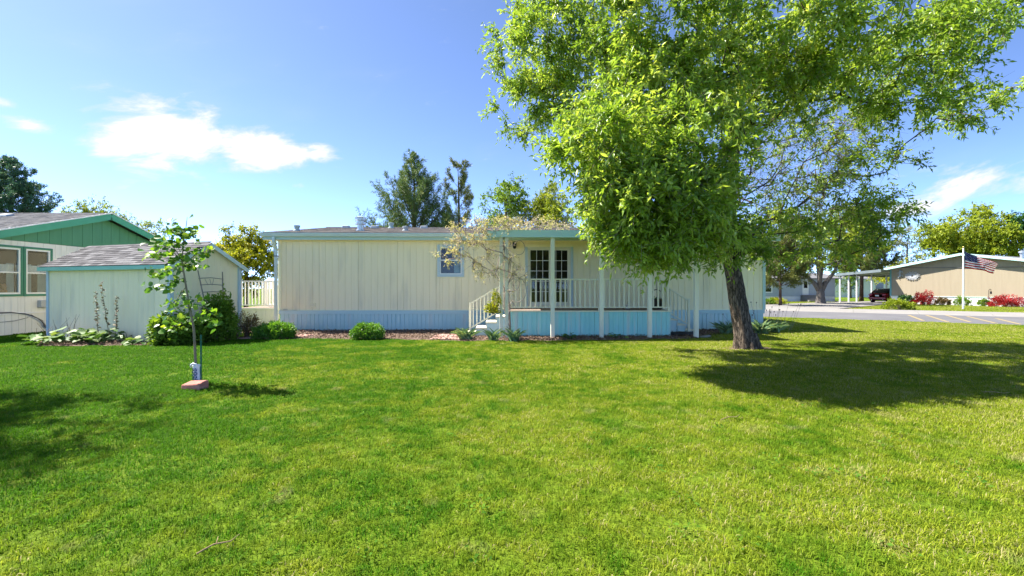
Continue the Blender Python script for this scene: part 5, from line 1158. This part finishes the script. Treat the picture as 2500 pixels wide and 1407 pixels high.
# ================================================================== aspen sapling with stake, sleeve and block
SB = gp(479,942); SY = SB.y
sap = empty('aspen_sapling', SB, 0, 'young aspen sapling with round leaves tied to a green stake', 'tree')
sl_ = lambda px,py,dy=0.0: at(px,py,SY+dy)-SB
tpts = [Vector((0,0,-.05))]+[sl_(*p) for p in ((478,900),(476,850),(473,800),(461,741),(448,662),(444,635),(449,590),(455,548),(457,530))]
MB().tube(tpts,[.02,.019,.018,.017,.015,.012,.010,.007,.005,.003],8).build('trunk', M['sapbark'], sap, True)
brs = [((444,635),(400,600),(372,588),.1),((446,650),(480,620),(512,612),-.1),((449,665),(410,655),(372,668),.15),((452,680),(420,690),(380,700),-.2),((444,635),(420,600),(405,555),-.15),((461,741),(500,750),(530,775),.15),((461,741),(420,760),(405,790),-.2),((470,780),(500,770),(520,800),.25),((470,780),(440,790),(415,800),.3),((449,590),(430,570),(425,548),.12),((446,645),(470,650),(490,640),.25),((455,700),(430,735),(400,750),.25),((465,760),(455,730),(490,735),-.25),((449,590),(470,575),(478,560),.1),((446,640),(400,630),(368,622),-.15)]
rga = random.Random(12); spots = []
for (a,m_,e,dy) in brs:
    A = sl_(*a); Mi = sl_(m_[0],m_[1],dy*.6); E = sl_(e[0],e[1],dy); MB().tube([A,A.lerp(Mi,.5)+Vector((0,0,.01)),Mi,E],[.007,.006,.005,.0025],5).build('branch', M['sapbark'], sap, True)
    for i in range(24 if e[1] < 710 else 12):
        t = rga.uniform(.15,1.08); p = (A.lerp(Mi,t*2) if t < .5 else Mi.lerp(E,t*2-1)); spots.append(p+Vector((rga.gauss(0,.045),rga.gauss(0,.07),rga.gauss(0,.05))))
for i in range(14): spots.append(tpts[6].lerp(tpts[9],rga.uniform(0,1))+Vector((rga.gauss(0,.05),rga.gauss(0,.05),0)))
spots = [q for q in spots][:298]
more = []                     # the smaller leaves inside, past the ones built singly
for (a,m_,e,dy) in brs:
    A = sl_(*a); Mi = sl_(m_[0],m_[1],dy*.6); E = sl_(e[0],e[1],dy)
    for i in range(16): t = rga.uniform(.1,1.0); p = (A.lerp(Mi,t*2) if t < .5 else Mi.lerp(E,t*2-1)); more.append(p+Vector((rga.gauss(0,.035),rga.gauss(0,.07),rga.gauss(0,.045))))
rgn = np.random.default_rng(15); mo = np.array([tuple(p) for p in more]); V,Fc = leaves_arrays(mo, rdir(rgn,len(mo)), rdir(rgn,len(mo),.8), rgn.uniform(.05,.08,len(mo)), rgn.uniform(.05,.075,len(mo)), .1, .1)
fo = link('small_leaves', nmesh('small_leaves', V, Fc, M['leaf_aspen'], np.repeat(rgn.uniform(.1,.8,len(mo)),4)), sap); fo['kind'] = 'stuff'
for q in spots:
    a = rga.uniform(0,6.28); tone = rga.choice(TONES) if q.z > .9 else rga.choice(TONES[:4])
    leaf_obj(sap,'round','leaf_aspen',tone,q,(math.cos(a),math.sin(a),rga.uniform(-.9,.3)),(rga.gauss(0,.6),rga.gauss(0,.6)-.5,.7),rga.uniform(.07,.112),rga.uniform(.068,.10))
kp = empty('garden_stake', SB+Vector((.06,.02,0)), 0, 'dark green metal stake beside the sapling trunk', 'stake')
MB().box(-.012,.012,-.003,.003,-.05,.78).build('flange', M['stake'], kp); MB().box(-.003,.003,-.016,-.0035,-.05,.78).build('web', M['stake'], kp); 
MB().tube([(-.075,-.02,.70),(-.02,-.03,.71),(.015,-.01,.70),(.0,.02,.70),(-.06,.03,.70),(-.085,.0,.70)],.006,5).build('tie', M['leaf_yel'], kp, True)
sv = empty('trunk_sleeve', SB, 0, 'white plastic bag with navy lettering wrapped round the sapling trunk', 'plastic sleeve')
mb = MB(); prf = [(0.0,.038),(.04,.045),(.12,.041),(.2,.044),(.26,.047),(.30,.053),(.325,.058)]
rgk = random.Random(2); n_ = 18
for k,(z,r_) in enumerate(prf):
    for j in range(n_):
        a = 2*math.pi*j/n_; q = r_*(1+.12*math.sin(3*a+z*14)+.05*rgk.gauss(0,1)); mb.v.append((q*math.cos(a)+.012,q*math.sin(a)*.8,z))
for k in range(len(prf)-1):
    for j in range(n_): mb.f.append((k*n_+j,k*n_+(j+1)%n_,(k+1)*n_+(j+1)%n_,(k+1)*n_+j))
svo = mb.build('bag', M['sleeve'], sv, True); s_ = svo.modifiers.new('thick','SOLIDIFY'); s_.thickness = .003
MB().tube([(-.062,-.03,.285),(-.045,-.045,.33),(-.015,-.05,.345),(.03,-.048,.335),(.055,-.025,.31)],[.01,.016,.017,.015,.01],7).build('folded_rim', M['sleeve'], sv, True)
for (x,z0_,z1_) in ((-.018,.0,.07),(.030,.0,.05)): MB().box(x-.012,x+.012,-.050,-.028,z0_,z1_).build('printed_band', M['sleeveblue'], sv)
for col_, (x0_,sz) in enumerate(((-.016,.026),(.024,.026))):     # two vertical rows of worn navy lettering
    for i in range(8):
        z = .075+.026*i; x = x0_+.004*math.sin(i*1.9)
        mb = MB(); mb.box(x-.014,x+.014,-.0505,-.030,z,z+.006); mb.box(x-.014,x-.008,-.0505,-.030,z+.006,z+.018) if i%2 else mb.box(x+.006,x+.012,-.0505,-.030,z+.006,z+.018)
        mb.build('letter', M['sleeveblue'], sv)
bkp = gp(475,951); bko = empty('paving_block', bkp, R(-8), 'reddish concrete block lying at the foot of the sapling', 'block')
bevel(MB().hexa([(-.155,-.08,-.01),(.15,-.10,-.01),(.17,.08,-.01),(-.16,.08,-.01),(-.16,-.07,.075),(.155,-.09,.105),(.17,.075,.135),(-.13,.08,.115)]).build('block', M['brick'], bko), .014, 2)

# ================================================================== the big ash tree
tb = gp(1815,852)
TRK = [((1822,856),.235),((1812,790),.21),((1801,725),.195),((1787,645),.175),((1780,560),.155),((1784,440),.13),((1798,330),.11),((1808,235),.10),((1812,110),.075),((1802,-60),.045)]
trunk = [(*tuple(at(p[0],p[1],tb.y)),r) for p,r in TRK]; trunk[0] = (tb.x+.06,tb.y,-.06,.24)
LB = [(1600,500,165,120,8.1,1.4,84,1),(1540,440,110,90,7.6,1.0,34,1),(1480,345,135,110,8.0,1.3,58,1),(1430,300,70,60,8.6,1.0,16,1),(1660,370,140,130,8.2,1.4,60,1),(1330,110,120,120,11.0,1.3,56,1),(1290,260,85,75,11.5,1.0,30,1),(1460,180,110,120,10.8,1.3,46,1),
      (1600,90,170,120,9.4,1.6,70,1),(1830,110,190,110,9.0,1.6,72,1),(2060,90,190,110,9.0,1.6,66,1),(2230,180,150,100,9.8,1.4,52,.9),(2350,260,70,50,10.6,.8,14,.8),(2300,90,110,70,9.6,1.2,30,.9),
      (2030,260,150,70,11.5,1.5,40,.6),(2110,450,100,90,12.2,1.2,40,.55),(2170,530,60,60,12.2,.8,16,.8),(1720,562,110,66,8.4,1.0,42,1),(1600,590,105,36,8.0,.9,26,1),(1610,632,60,18,8.1,.7,8,1),(1510,545,55,50,8.0,.8,16,1),(1700,470,90,80,8.4,1.2,26,1),
      (1900,580,110,60,11.8,1.2,34,.8),(2050,570,110,60,12.6,1.2,36,.7),(1800,618,70,26,10.4,.8,14,1),(1640,220,150,100,8.8,1.5,52,1),(1540,230,90,70,9.0,1.2,22,1),(1880,240,110,90,9.8,1.4,40,.9),
      (1500,-230,180,90,8.4,1.4,18,1),(1760,-240,220,110,7.6,1.4,24,1),(2080,-230,250,110,7.6,1.5,32,1),(1400,-70,130,90,10.2,1.3,30,1),(2430,30,90,25,9.5,.8,13,.85),(2470,215,40,14,11,.5,5,.7),(1940,420,130,130,12.2,1.4,120,.10),(1850,490,90,120,12.4,1.2,74,.14),(2020,350,110,80,12.6,1.3,60,.18),(1760,240,120,120,12.4,1.6,44,.8),(1600,300,160,140,12.2,1.5,60,.85),(1980,500,130,70,12.8,1.0,50,.22)]
lobes = []
for (px,py,rx,ry,Y,d,n,k) in LB: s = Y/F; lobes.append((tuple(at(px,py,Y)),(rx*s,d,ry*s),n,k))
make_tree('ash_tree', 'large leafy ash tree with a leaning trunk on the lawn before the porch', 'tree', trunk, lobes, 0.122, .044, 9, 14, .46, 'bark', 'leaf_ash', 7, .0055, True, droop=.06, upb=.25, trunk_sides=26, tonevar=.25, leaf_objs=300, expo=.45, zmin=1.55)
ash = [o for o in bpy.data.objects if o.name.startswith('ash_tree')][0]; rgr = random.Random(6)
for i in range(7):
    a = i*.9+rgr.uniform(-.2,.2); l_ = rgr.uniform(.38,.62); d = Vector((math.cos(a),math.sin(a),0)); q = Vector((-d.y,d.x,0))*rgr.uniform(-.1,.1)
    MB().tube([d*.10+Vector((.06,0,.42)),d*.20+Vector((.06,0,.17)),d*l_*.62+q+Vector((.06,0,.035)),d*l_+q*2+Vector((.06,0,-.05))],[.10,.095,.06,.03],8).build('root', M['bark'], ash, True)
sr = [(tb.x+.06+(.62+.16*math.sin(k*1.7)+rgr.uniform(-.06,.06))*math.cos(k*.3927), tb.y+(.5+.12*math.sin(k*2.3))*math.sin(k*.3927)) for k in range(16)]
tag(MB().poly([(x,y,.008) for x,y in sr]).build('soil_patch', M['soil']), kind='structure'); soil_ring = sr
# tree beyond the left edge of the picture whose shade falls on the lawn
decid('shade_tree', 'leafy tree standing just beyond the left edge of the lawn', (-11.0,5.5), 9.2, 2.5, 'leaf_ash', 70, crown0=.60, nl=9, tips=18, leafL=.12, leafW=.06, shoots=6, per=8, shootL=.5, tr=.2)

# ================================================================== trees behind the houses
def gx(px, Y): return (px-CX)/F*Y
conifer('pine_tree', 'broad grey-green pine tree rising behind the cream home', (gx(1010,44),44), 14.6, 7.2, 'needle', 81, whorls=24, up=.42, needle=.34, per=13, sub=13, tuft_w=.042, shape=.9)
conifer('pine_tree', 'thin sparse pine tree right of the broad pine', (gx(1118,45),45), 13.6, 3.4, 'olive', 82, whorls=16, up=.7, needle=.32, per=15, sparse=.66, sub=9, tuft_w=.05, shape=.35)
conifer('spruce_tree', 'dark spruce tree behind the green-gabled house at far left', (gx(28,36),36), 11.8, 5.0, 'spruce', 83, whorls=26, up=.1, needle=.24, per=20, sub=9, tuft_w=.06)
decid('leafy_tree', 'half-bare tree with thin top twigs behind the porch vine', (gx(1235,34),34), 10.6, 2.2, 'leaf_mid', 84, crown0=.42, nl=18, tips=15, leafL=.18, leafW=.11, shoots=5, per=8, shootL=.5, leafy=.6)
decid('leafy_tree', 'green bushy tree behind the porch roof next to the ash tree', (gx(1345,33),33), 9.3, 1.9, 'leaf_lime', 85, crown0=.4, nl=22, tips=15, leafL=.15, leafW=.09, shoots=6, per=8, shootL=.5)
decid('yellow_green_tree', 'round yellow-green tree between the shed and the cream home', (gx(600,27),27), 5.5, 2.2, 'leaf_yel', 86, crown0=.08, nl=30, tips=15, leafL=.13, leafW=.075, shoots=6, per=9, shootL=.38, bark='barkdark', tr=.14, size=.33)
decid('leafy_tree', 'leafy tree top showing above the left end of the green ridge', (gx(238,31),31), 8.0, 1.7, 'leaf_lime', 87, crown0=.45, nl=18, tips=13, leafL=.14, leafW=.08, shoots=5, per=7, shootL=.45)
decid('leafy_tree', 'yellowish tree top behind the right slope of the green gable', (gx(325,32),32), 7.0, 2.2, 'leaf_lime', 88, crown0=.3, nl=20, tips=13, leafL=.14, leafW=.08, shoots=5, per=7, shootL=.5)
decid('spreading_tree', 'large spreading yellow-green tree behind the tan house', (gx(2362,58),58), 12.8, 6.4, 'leaf_lime', 89, crown0=.26, nl=40, tips=16, leafL=.28, leafW=.17, shoots=6, per=8, shootL=.9, tr=.35, size=.33)
decid('dark_tree', 'dark green tree at the right edge behind the tan house', (gx(2520,54),54), 10.8, 3.2, 'leaf_dark', 90, crown0=.2, nl=14, tips=14, leafL=.24, leafW=.15, shoots=6, per=8, shootL=.7)
decid('pale_tree', 'pale wispy tree behind the carport', (gx(2215,64),64), 11.0, 2.7, 'leaf_pale', 91, crown0=.25, nl=14, tips=12, leafL=.18, leafW=.10, shoots=5, per=7, shootL=.7, leafy=.85)
decid('roadside_tree', 'shady broadleaf tree with a thick forked trunk by the blue-grey house', (gx(2003,43),43), 9.4, 5.2, 'leaf_lime', 92, crown0=.34, nl=24, tips=14, leafL=.2, leafW=.12, shoots=5, per=8, shootL=.7, tr=.44, size=.34, fork=1.5); rt_ = [o for o in bpy.data.objects if o.name.startswith('roadside_tree')][0]
for (dx,dy_,dz2,r_) in ((-2.0,.3,3.4,.24),(1.6,-.4,3.6,.26),(.2,.8,4.2,.24),(-.7,-.9,4.0,.2)): MB().tube([(0,0,1.15),(dx*.25,dy_*.25,1.15+(dz2-1.15)*.38),(dx*.6,dy_*.6,1.15+(dz2-1.15)*.7),(dx,dy_,dz2+.6)],[r_,r_*.85,r_*.6,r_*.3],10).build('limb', M['barkgrey'], rt_, True)
conifer('carport_pine', 'brown-barked pine standing behind the carport', (gx(2103,52),52), 10.6, 3.6, 'olive', 93, whorls=18, z0=.28, up=.25, needle=.3, per=15, sub=8, tuft_w=.07)
decid('background_tree', 'yellow-green tree low behind the carport roof', (gx(2190,60),60), 6.0, 3.2, 'leaf_yel', 94, crown0=.15, nl=10, tips=12, leafL=.24, leafW=.15, shoots=5, per=7, shootL=.7)
decid('background_tree', 'pale green tree behind the blue-grey house', (gx(1900,60),60), 8.6, 4.5, 'leaf_mid', 95, crown0=.15, nl=14, tips=13, leafL=.26, leafW=.16, shoots=5, per=7, shootL=.8)
decid('background_tree', 'green tree beyond the carport posts', (gx(2075,68),68), 7.5, 3.8, 'leaf_mid', 96, crown0=.15, nl=12, tips=12, leafL=.28, leafW=.17, shoots=5, per=7, shootL=.8)
conifer('young_pine', 'low branched pine at the right end of the cream home', (gx(1905,38),38), 6.2, 3.0, 'olive', 97, whorls=12, z0=.24, up=.0, needle=.26, per=16, sub=8, tuft_w=.05)
# shrubs before the tan house
def tsh(name, label, u_, off, r, leaf, seed, n=1500, **k): return shrub(name, label, TF.w((u_,-off,0)), r, leaf, seed, n, **k)
tu = lambda px: TF.u(px,-.8)
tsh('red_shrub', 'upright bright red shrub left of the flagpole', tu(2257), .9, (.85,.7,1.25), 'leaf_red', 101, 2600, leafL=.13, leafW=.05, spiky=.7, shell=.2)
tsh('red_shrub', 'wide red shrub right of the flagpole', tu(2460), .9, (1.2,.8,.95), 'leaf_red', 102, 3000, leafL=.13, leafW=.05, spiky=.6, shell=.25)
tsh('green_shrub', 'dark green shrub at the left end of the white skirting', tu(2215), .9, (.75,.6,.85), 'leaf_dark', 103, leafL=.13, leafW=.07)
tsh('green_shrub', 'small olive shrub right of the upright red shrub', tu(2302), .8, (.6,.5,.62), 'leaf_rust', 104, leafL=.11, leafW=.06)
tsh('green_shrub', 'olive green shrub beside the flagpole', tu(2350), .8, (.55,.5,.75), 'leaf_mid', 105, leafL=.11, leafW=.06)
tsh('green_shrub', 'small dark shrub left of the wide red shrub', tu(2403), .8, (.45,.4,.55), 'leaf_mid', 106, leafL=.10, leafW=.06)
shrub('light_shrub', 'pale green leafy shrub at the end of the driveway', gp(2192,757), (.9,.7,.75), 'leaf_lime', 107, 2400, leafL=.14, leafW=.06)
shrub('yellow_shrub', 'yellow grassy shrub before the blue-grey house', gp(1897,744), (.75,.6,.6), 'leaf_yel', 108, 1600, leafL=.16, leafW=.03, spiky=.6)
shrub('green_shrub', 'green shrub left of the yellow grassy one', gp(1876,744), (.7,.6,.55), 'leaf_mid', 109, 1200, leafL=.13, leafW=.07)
hk = empty('shepherd_hook', TF.w((tu(2420),-1.2,0)), 0, 'thin dark garden hook beside the wide red shrub', 'garden hook'); MB().tube([(0,0,-.05),(0,0,1.3),(.06,0,1.42),(.16,0,1.4),(.17,0,1.28)],.02,6).build('rod', M['blackp'], hk, True); MB().lathe([(.01,1.26),(.06,1.2),(.06,1.06),(.02,1.0)],8,(.17,0,0)).build('lantern', M['blackp'], hk)
fpt = empty('red_flower_pot', gp(2216,744.5), 0, 'small red pot at the foot of the dark green shrub', 'pot'); MB().lathe([(.14,0),(.2,.22),(.22,.24),(.2,.26),(.17,.2),(.02,.18)],14).build('pot', M['carpaint'], fpt)

# ================================================================== grass blades
def grass_mat():
    m, n, l = newmat('grass_blades')
    g = n.new('ShaderNodeNewGeometry'); a = n.new('ShaderNodeAttribute'); a.attribute_name = 'rnd'
    def noise(sc, det=4): t = n.new('ShaderNodeTexNoise'); t.inputs['Scale'].default_value = sc; t.inputs['Detail'].default_value = det; l.new(g.outputs['Position'], t.inputs['Vector']); return t.outputs[0]
    def mth(op, x, y): t = n.new('ShaderNodeMath'); t.operation = op; t.use_clamp = False
    def mt(op, x, y):
        t = n.new('ShaderNodeMath'); t.operation = op
        for i, v in enumerate((x,y)):
            if isinstance(v,(int,float)): t.inputs[i].default_value = v
            else: l.new(v, t.inputs[i])
        return t.outputs[0]
    def mrange(v, a0, a1, b0=0., b1=1.):
        t = n.new('ShaderNodeMapRange'); t.inputs[1].default_value = a0; t.inputs[2].default_value = a1; t.inputs[3].default_value = b0; t.inputs[4].default_value = b1; l.new(v, t.inputs[0]); return t.outputs[0]
    sp = n.new('ShaderNodeSeparateXYZ'); l.new(g.outputs['Position'], sp.inputs[0])
    big = noise(.32,3); mid = noise(1.5,4); sm = noise(6,3)
    side = mrange(sp.outputs[0], -7, 5, -.18, .12)          # the lawn itself is lusher on the left
    dry = mt('ADD', mt('ADD', mt('MULTIPLY',big,.5), mt('MULTIPLY',mid,.55)), mt('ADD', side, mt('MULTIPLY',mt('SUBTRACT',sm,.5),.35)))
    yel = mrange(dry, .41, .63)
    m1 = n.new('ShaderNodeMixRGB'); m1.inputs[1].default_value = (.07,.185,.006,1); m1.inputs[2].default_value = (.285,.34,.024,1); l.new(yel, m1.inputs[0])
    m2 = n.new('ShaderNodeMixRGB'); m2.blend_type = 'MULTIPLY'; m2.inputs[0].default_value = 1; l.new(m1.outputs[0], m2.inputs[1])
    cr = n.new('ShaderNodeValToRGB'); cr.color_ramp.elements[0].color = (.6,.66,.7,1); cr.color_ramp.elements[1].color = (1.35,1.3,1.25,1); l.new(a.outputs['Fac'], cr.inputs[0]); l.new(cr.outputs[0], m2.inputs[2])
    straw = mt('GREATER_THAN', mt('ADD', a.outputs['Fac'], mrange(dry,.42,.80,-.08,.26)), 1.0)
    m3 = n.new('ShaderNodeMixRGB'); l.new(straw, m3.inputs[0]); l.new(m2.outputs[0], m3.inputs[1]); m3.inputs[2].default_value = (.46,.40,.18,1)
    sp2 = mrange(mt('ADD', noise(2.6,5), mt('MULTIPLY', side, .25)), .62, .74, 0, .55)     # thin worn spots
    m4 = n.new('ShaderNodeMixRGB'); l.new(sp2, m4.inputs[0]); l.new(m3.outputs[0], m4.inputs[1]); m4.inputs[2].default_value = (.50,.43,.20,1); m3 = m4
    b = n.new('ShaderNodeBsdfPrincipled'); b.inputs['Roughness'].default_value = .6; b.inputs['Specular IOR Level'].default_value = .08; l.new(m3.outputs[0], b.inputs['Base Color'])
    t = n.new('ShaderNodeBsdfTranslucent'); l.new(m3.outputs[0], t.inputs[0])
    ms = n.new('ShaderNodeMixShader'); ms.inputs[0].default_value = .45; l.new(b.outputs[0], ms.inputs[1]); l.new(t.outputs[0], ms.inputs[2])
    o = n.new('ShaderNodeOutputMaterial'); l.new(ms.outputs[0], o.inputs[0]); return m
GM = grass_mat()
def patch(size, nbl, hmin, hmax, wd, seed):
    rg = np.random.default_rng(seed); P = np.concatenate([rg.uniform(-size/2,size/2,(nbl,2)), np.zeros((nbl,1))],1)
    a = rg.uniform(0,6.283,nbl); h = rg.uniform(hmin,hmax,nbl); lean = np.abs(rg.normal(.75,.40,nbl))
    d = np.stack([np.cos(a),np.sin(a),np.zeros(nbl)],1); s = np.stack([-np.sin(a),np.cos(a),np.zeros(nbl)],1)
    w = (wd*rg.uniform(.6,1.2,nbl))[:,None]; hh = h[:,None]; ll = lean[:,None]
    A = P-s*w/2; B = P+s*w/2; Mi = P+d*hh*ll*.35; Mi[:,2] = h*.58; C = Mi+s*w*.42; D = Mi-s*w*.42; T = P+d*hh*ll; T[:,2] = h*np.maximum(1-.33*lean,.35)
    A[:,2] = B[:,2] = -.004
    V = np.stack([A,B,C,D,T],1).reshape(-1,3); i = np.arange(nbl)*5
    Fc = np.concatenate([np.stack([i,i+1,i+2],1),np.stack([i,i+2,i+3],1),np.stack([i+3,i+2,i+4],1)],0)
    return nmesh('grass_patch', V, Fc, GM, np.repeat(rg.uniform(0,1,nbl),5))
def grass_field(name, pts, size, nbl, hmin, hmax, wd, seed, nvar=5):
    rg = np.random.default_rng(seed); n_ = len(pts)
    col = bpy.data.collections.new(name+'_tufts')
    for k in range(nvar): o = bpy.data.objects.new('grass_patch', patch(size*1.45, nbl, hmin, hmax, wd, seed*10+k)); col.objects.link(o)
    me = bpy.data.meshes.new(name); me.vertices.add(n_); me.vertices.foreach_set('co', np.concatenate([pts,np.zeros((n_,1))],1).astype(np.float32).ravel())
    for nm, arr in (('rotz',rg.uniform(0,6.283,n_)),('scl',rg.uniform(.85,1.2,n_))):
        at_ = me.attributes.new(nm,'FLOAT','POINT'); at_.data.foreach_set('value', arr.astype(np.float32))
    at_ = me.attributes.new('vid','INT','POINT'); at_.data.foreach_set('value', rg.integers(0,nvar,n_).astype(np.int32))
    me.update(); o = link(name, me); o['kind'] = 'stuff'; me.materials.append(GM)
    ng = bpy.data.node_groups.new(name,'GeometryNodeTree'); ng.interface.new_socket('Geometry',in_out='INPUT',socket_type='NodeSocketGeometry'); ng.interface.new_socket('Geometry',in_out='OUTPUT',socket_type='NodeSocketGeometry')
    gi = ng.nodes.new('NodeGroupInput'); go = ng.nodes.new('NodeGroupOutput'); ip = ng.nodes.new('GeometryNodeInstanceOnPoints'); ci_ = ng.nodes.new('GeometryNodeCollectionInfo')
    ci_.inputs['Collection'].default_value = col; ci_.inputs['Separate Children'].default_value = True; ci_.inputs['Reset Children'].default_value = True
    def na(nm, ty): t = ng.nodes.new('GeometryNodeInputNamedAttribute'); t.data_type = ty; t.inputs[0].default_value = nm; return t.outputs[0]
    cx = ng.nodes.new('ShaderNodeCombineXYZ'); ng.links.new(na('rotz','FLOAT'), cx.inputs[2])
    er = ng.nodes.new('FunctionNodeEulerToRotation'); ng.links.new(cx.outputs[0], er.inputs[0])
    ng.links.new(gi.outputs[0], ip.inputs['Points']); ng.links.new(ci_.outputs[0], ip.inputs['Instance']); ip.inputs['Pick Instance'].default_value = True
    ng.links.new(na('vid','INT'), ip.inputs['Instance Index']); ng.links.new(er.outputs[0], ip.inputs['Rotation']); ng.links.new(na('scl','FLOAT'), ip.inputs['Scale']); ng.links.new(ip.outputs[0], go.inputs[0])
    md = o.modifiers.new('grass','NODES'); md.node_group = ng
    return o
def lawn_points(y0, y1, step, marg, seed, inner=.12):
    rg = np.random.default_rng(seed); ys = np.arange(y0,y1,step); P = []
    for y in ys:
        hwid = 1.16*max(y,0.5)+marg; xs = np.arange(-hwid,hwid,step); P.append(np.stack([xs,np.full(len(xs),y)],1))
    P = np.concatenate(P)+rg.uniform(-.35,.35,(sum(len(p) for p in P),2))*step
    ok = P@np.array([.6,.8]) < 26.85-step*.45
    def shrinkout(poly, m):      # keep points at least about m metres outside the polygon
        q = np.zeros(len(P),bool)
        for dx,dy in ((0,0),(m,0),(-m,0),(0,m),(0,-m)): q |= poly_in(P+np.array([dx,dy]),poly)
        return q
    solids = [[(tb.x+(x-tb.x)*.62,tb.y+(y-tb.y)*.62) for x,y in soil_ring],beds[0],beds[1],[tuple(HF.w(p)[:2]) for p in ((0,-.9,0),(HW,-.2,0),(HW,HD,0),(0,HD,0))],[tuple(PF.w(p)[:2]) for p in ((-1.3,0,0),(PW+1.2,0,0),(PW+1.2,2.2,0),(-1.3,2.2,0))],
              [tuple(SF.w(p)[:2]) for p in ((0,0,0),(SLn,0,0),(SLn,SDp,0),(0,SDp,0))],[(GX,GY0),(GX,GY1),(GX-14,GY1),(GX-14,GY0)],[tuple(DF.w(p)[:2]) for p in ((-.2,-1.6,0),(dW,-1.6,0),(dW,4.5,0),(-.2,4.5,0))]]
    for s_ in solids: ok &= ~shrinkout(s_, step*inner*2.2)
    return P[ok]
grass_field('grass', lawn_points(.6,7.0,.24,1.2,1), .24, 420, .022,.052,.0046, 3)
grass_field('grass', lawn_points(7.0,13.2,.36,1.5,2), .36, 480, .024,.052,.0072, 4)
grass_field('grass', lawn_points(13.2,26.0,.50,1.5,3,.2), .50, 460, .026,.052,.0115, 5)
fy = []
rgf = np.random.default_rng(4)
for n_r in np.arange(38.7,60,.9):
    for s_r in np.arange(-22,26,.9):
        p = RN*n_r+RD*s_r; v = TF.m @ (p-TF.loc)
        if v.y > -1.0 and 0 < v.x < TW+1: continue
        if -4.6 < v.x < .2 and v.y > -12: continue
        if v.y > -.5: continue
        if p.x/p.y > 1.25 or p.y > 52: continue
        fy.append((p.x+rgf.uniform(-.3,.3),p.y+rgf.uniform(-.3,.3)))
grass_field('grass', np.array(fy), .9, 420, .03,.06,.025, 6)

# ================================================================== weeds and litter in the lawn
rgl = np.random.default_rng(77)
pts = []
for k in range(150):
    Y = rgl.uniform(2.4,11); pts.append((rgl.uniform(-1.1,1.1)*Y, Y))
pts = np.array(pts); pts = pts[~poly_in(pts,beds[0]) & ~poly_in(pts,beds[1])]
li = np.repeat(np.arange(len(pts)),12); m_ = len(li); an = rgl.uniform(0,6.283,m_)
P = np.stack([pts[li][:,0]+rgl.normal(0,.05,m_), pts[li][:,1]+rgl.normal(0,.05,m_), rgl.uniform(.025,.055,m_)],1)
D = np.stack([np.cos(an),np.sin(an),rgl.uniform(-.1,.5,m_)],1)
V,Fc = leaves_arrays(P,D,rdir(rgl,m_,1.5),rgl.uniform(.02,.045,m_),rgl.uniform(.012,.026,m_),.1,.1)
tag(link('lawn_weeds', nmesh('lawn_weeds', V, Fc, M['leaf_weed'], np.repeat(rgl.uniform(.0,1,m_),4))), kind='stuff')
for k,(px,py,ln,an_,lab) in enumerate(((1760,1035,.34,.5,'pale fallen twig on the sunny lawn below the ash shadow'),(480,1372,.22,.9,'short pale twig in the grass near the bottom left'),(2400,965,.3,-.3,'fallen twig in the shade of the ash tree'))):
    t = empty('fallen_twig', gp(px,py)+Vector((0,0,.045)), an_, lab, 'twig', 'twigs fallen on the lawn'); MB().tube([(0,0,0),(ln*.4,.015,.008),(ln*.75,-.01,.0),(ln,.01,.012)],[.005,.0045,.004,.002],5).build('stick', M['straw'], t, True); MB().tube([(ln*.45,.012,.006),(ln*.6,.08,.01)],[.003,.0015],4).build('side_shoot', M['straw'], t, True)
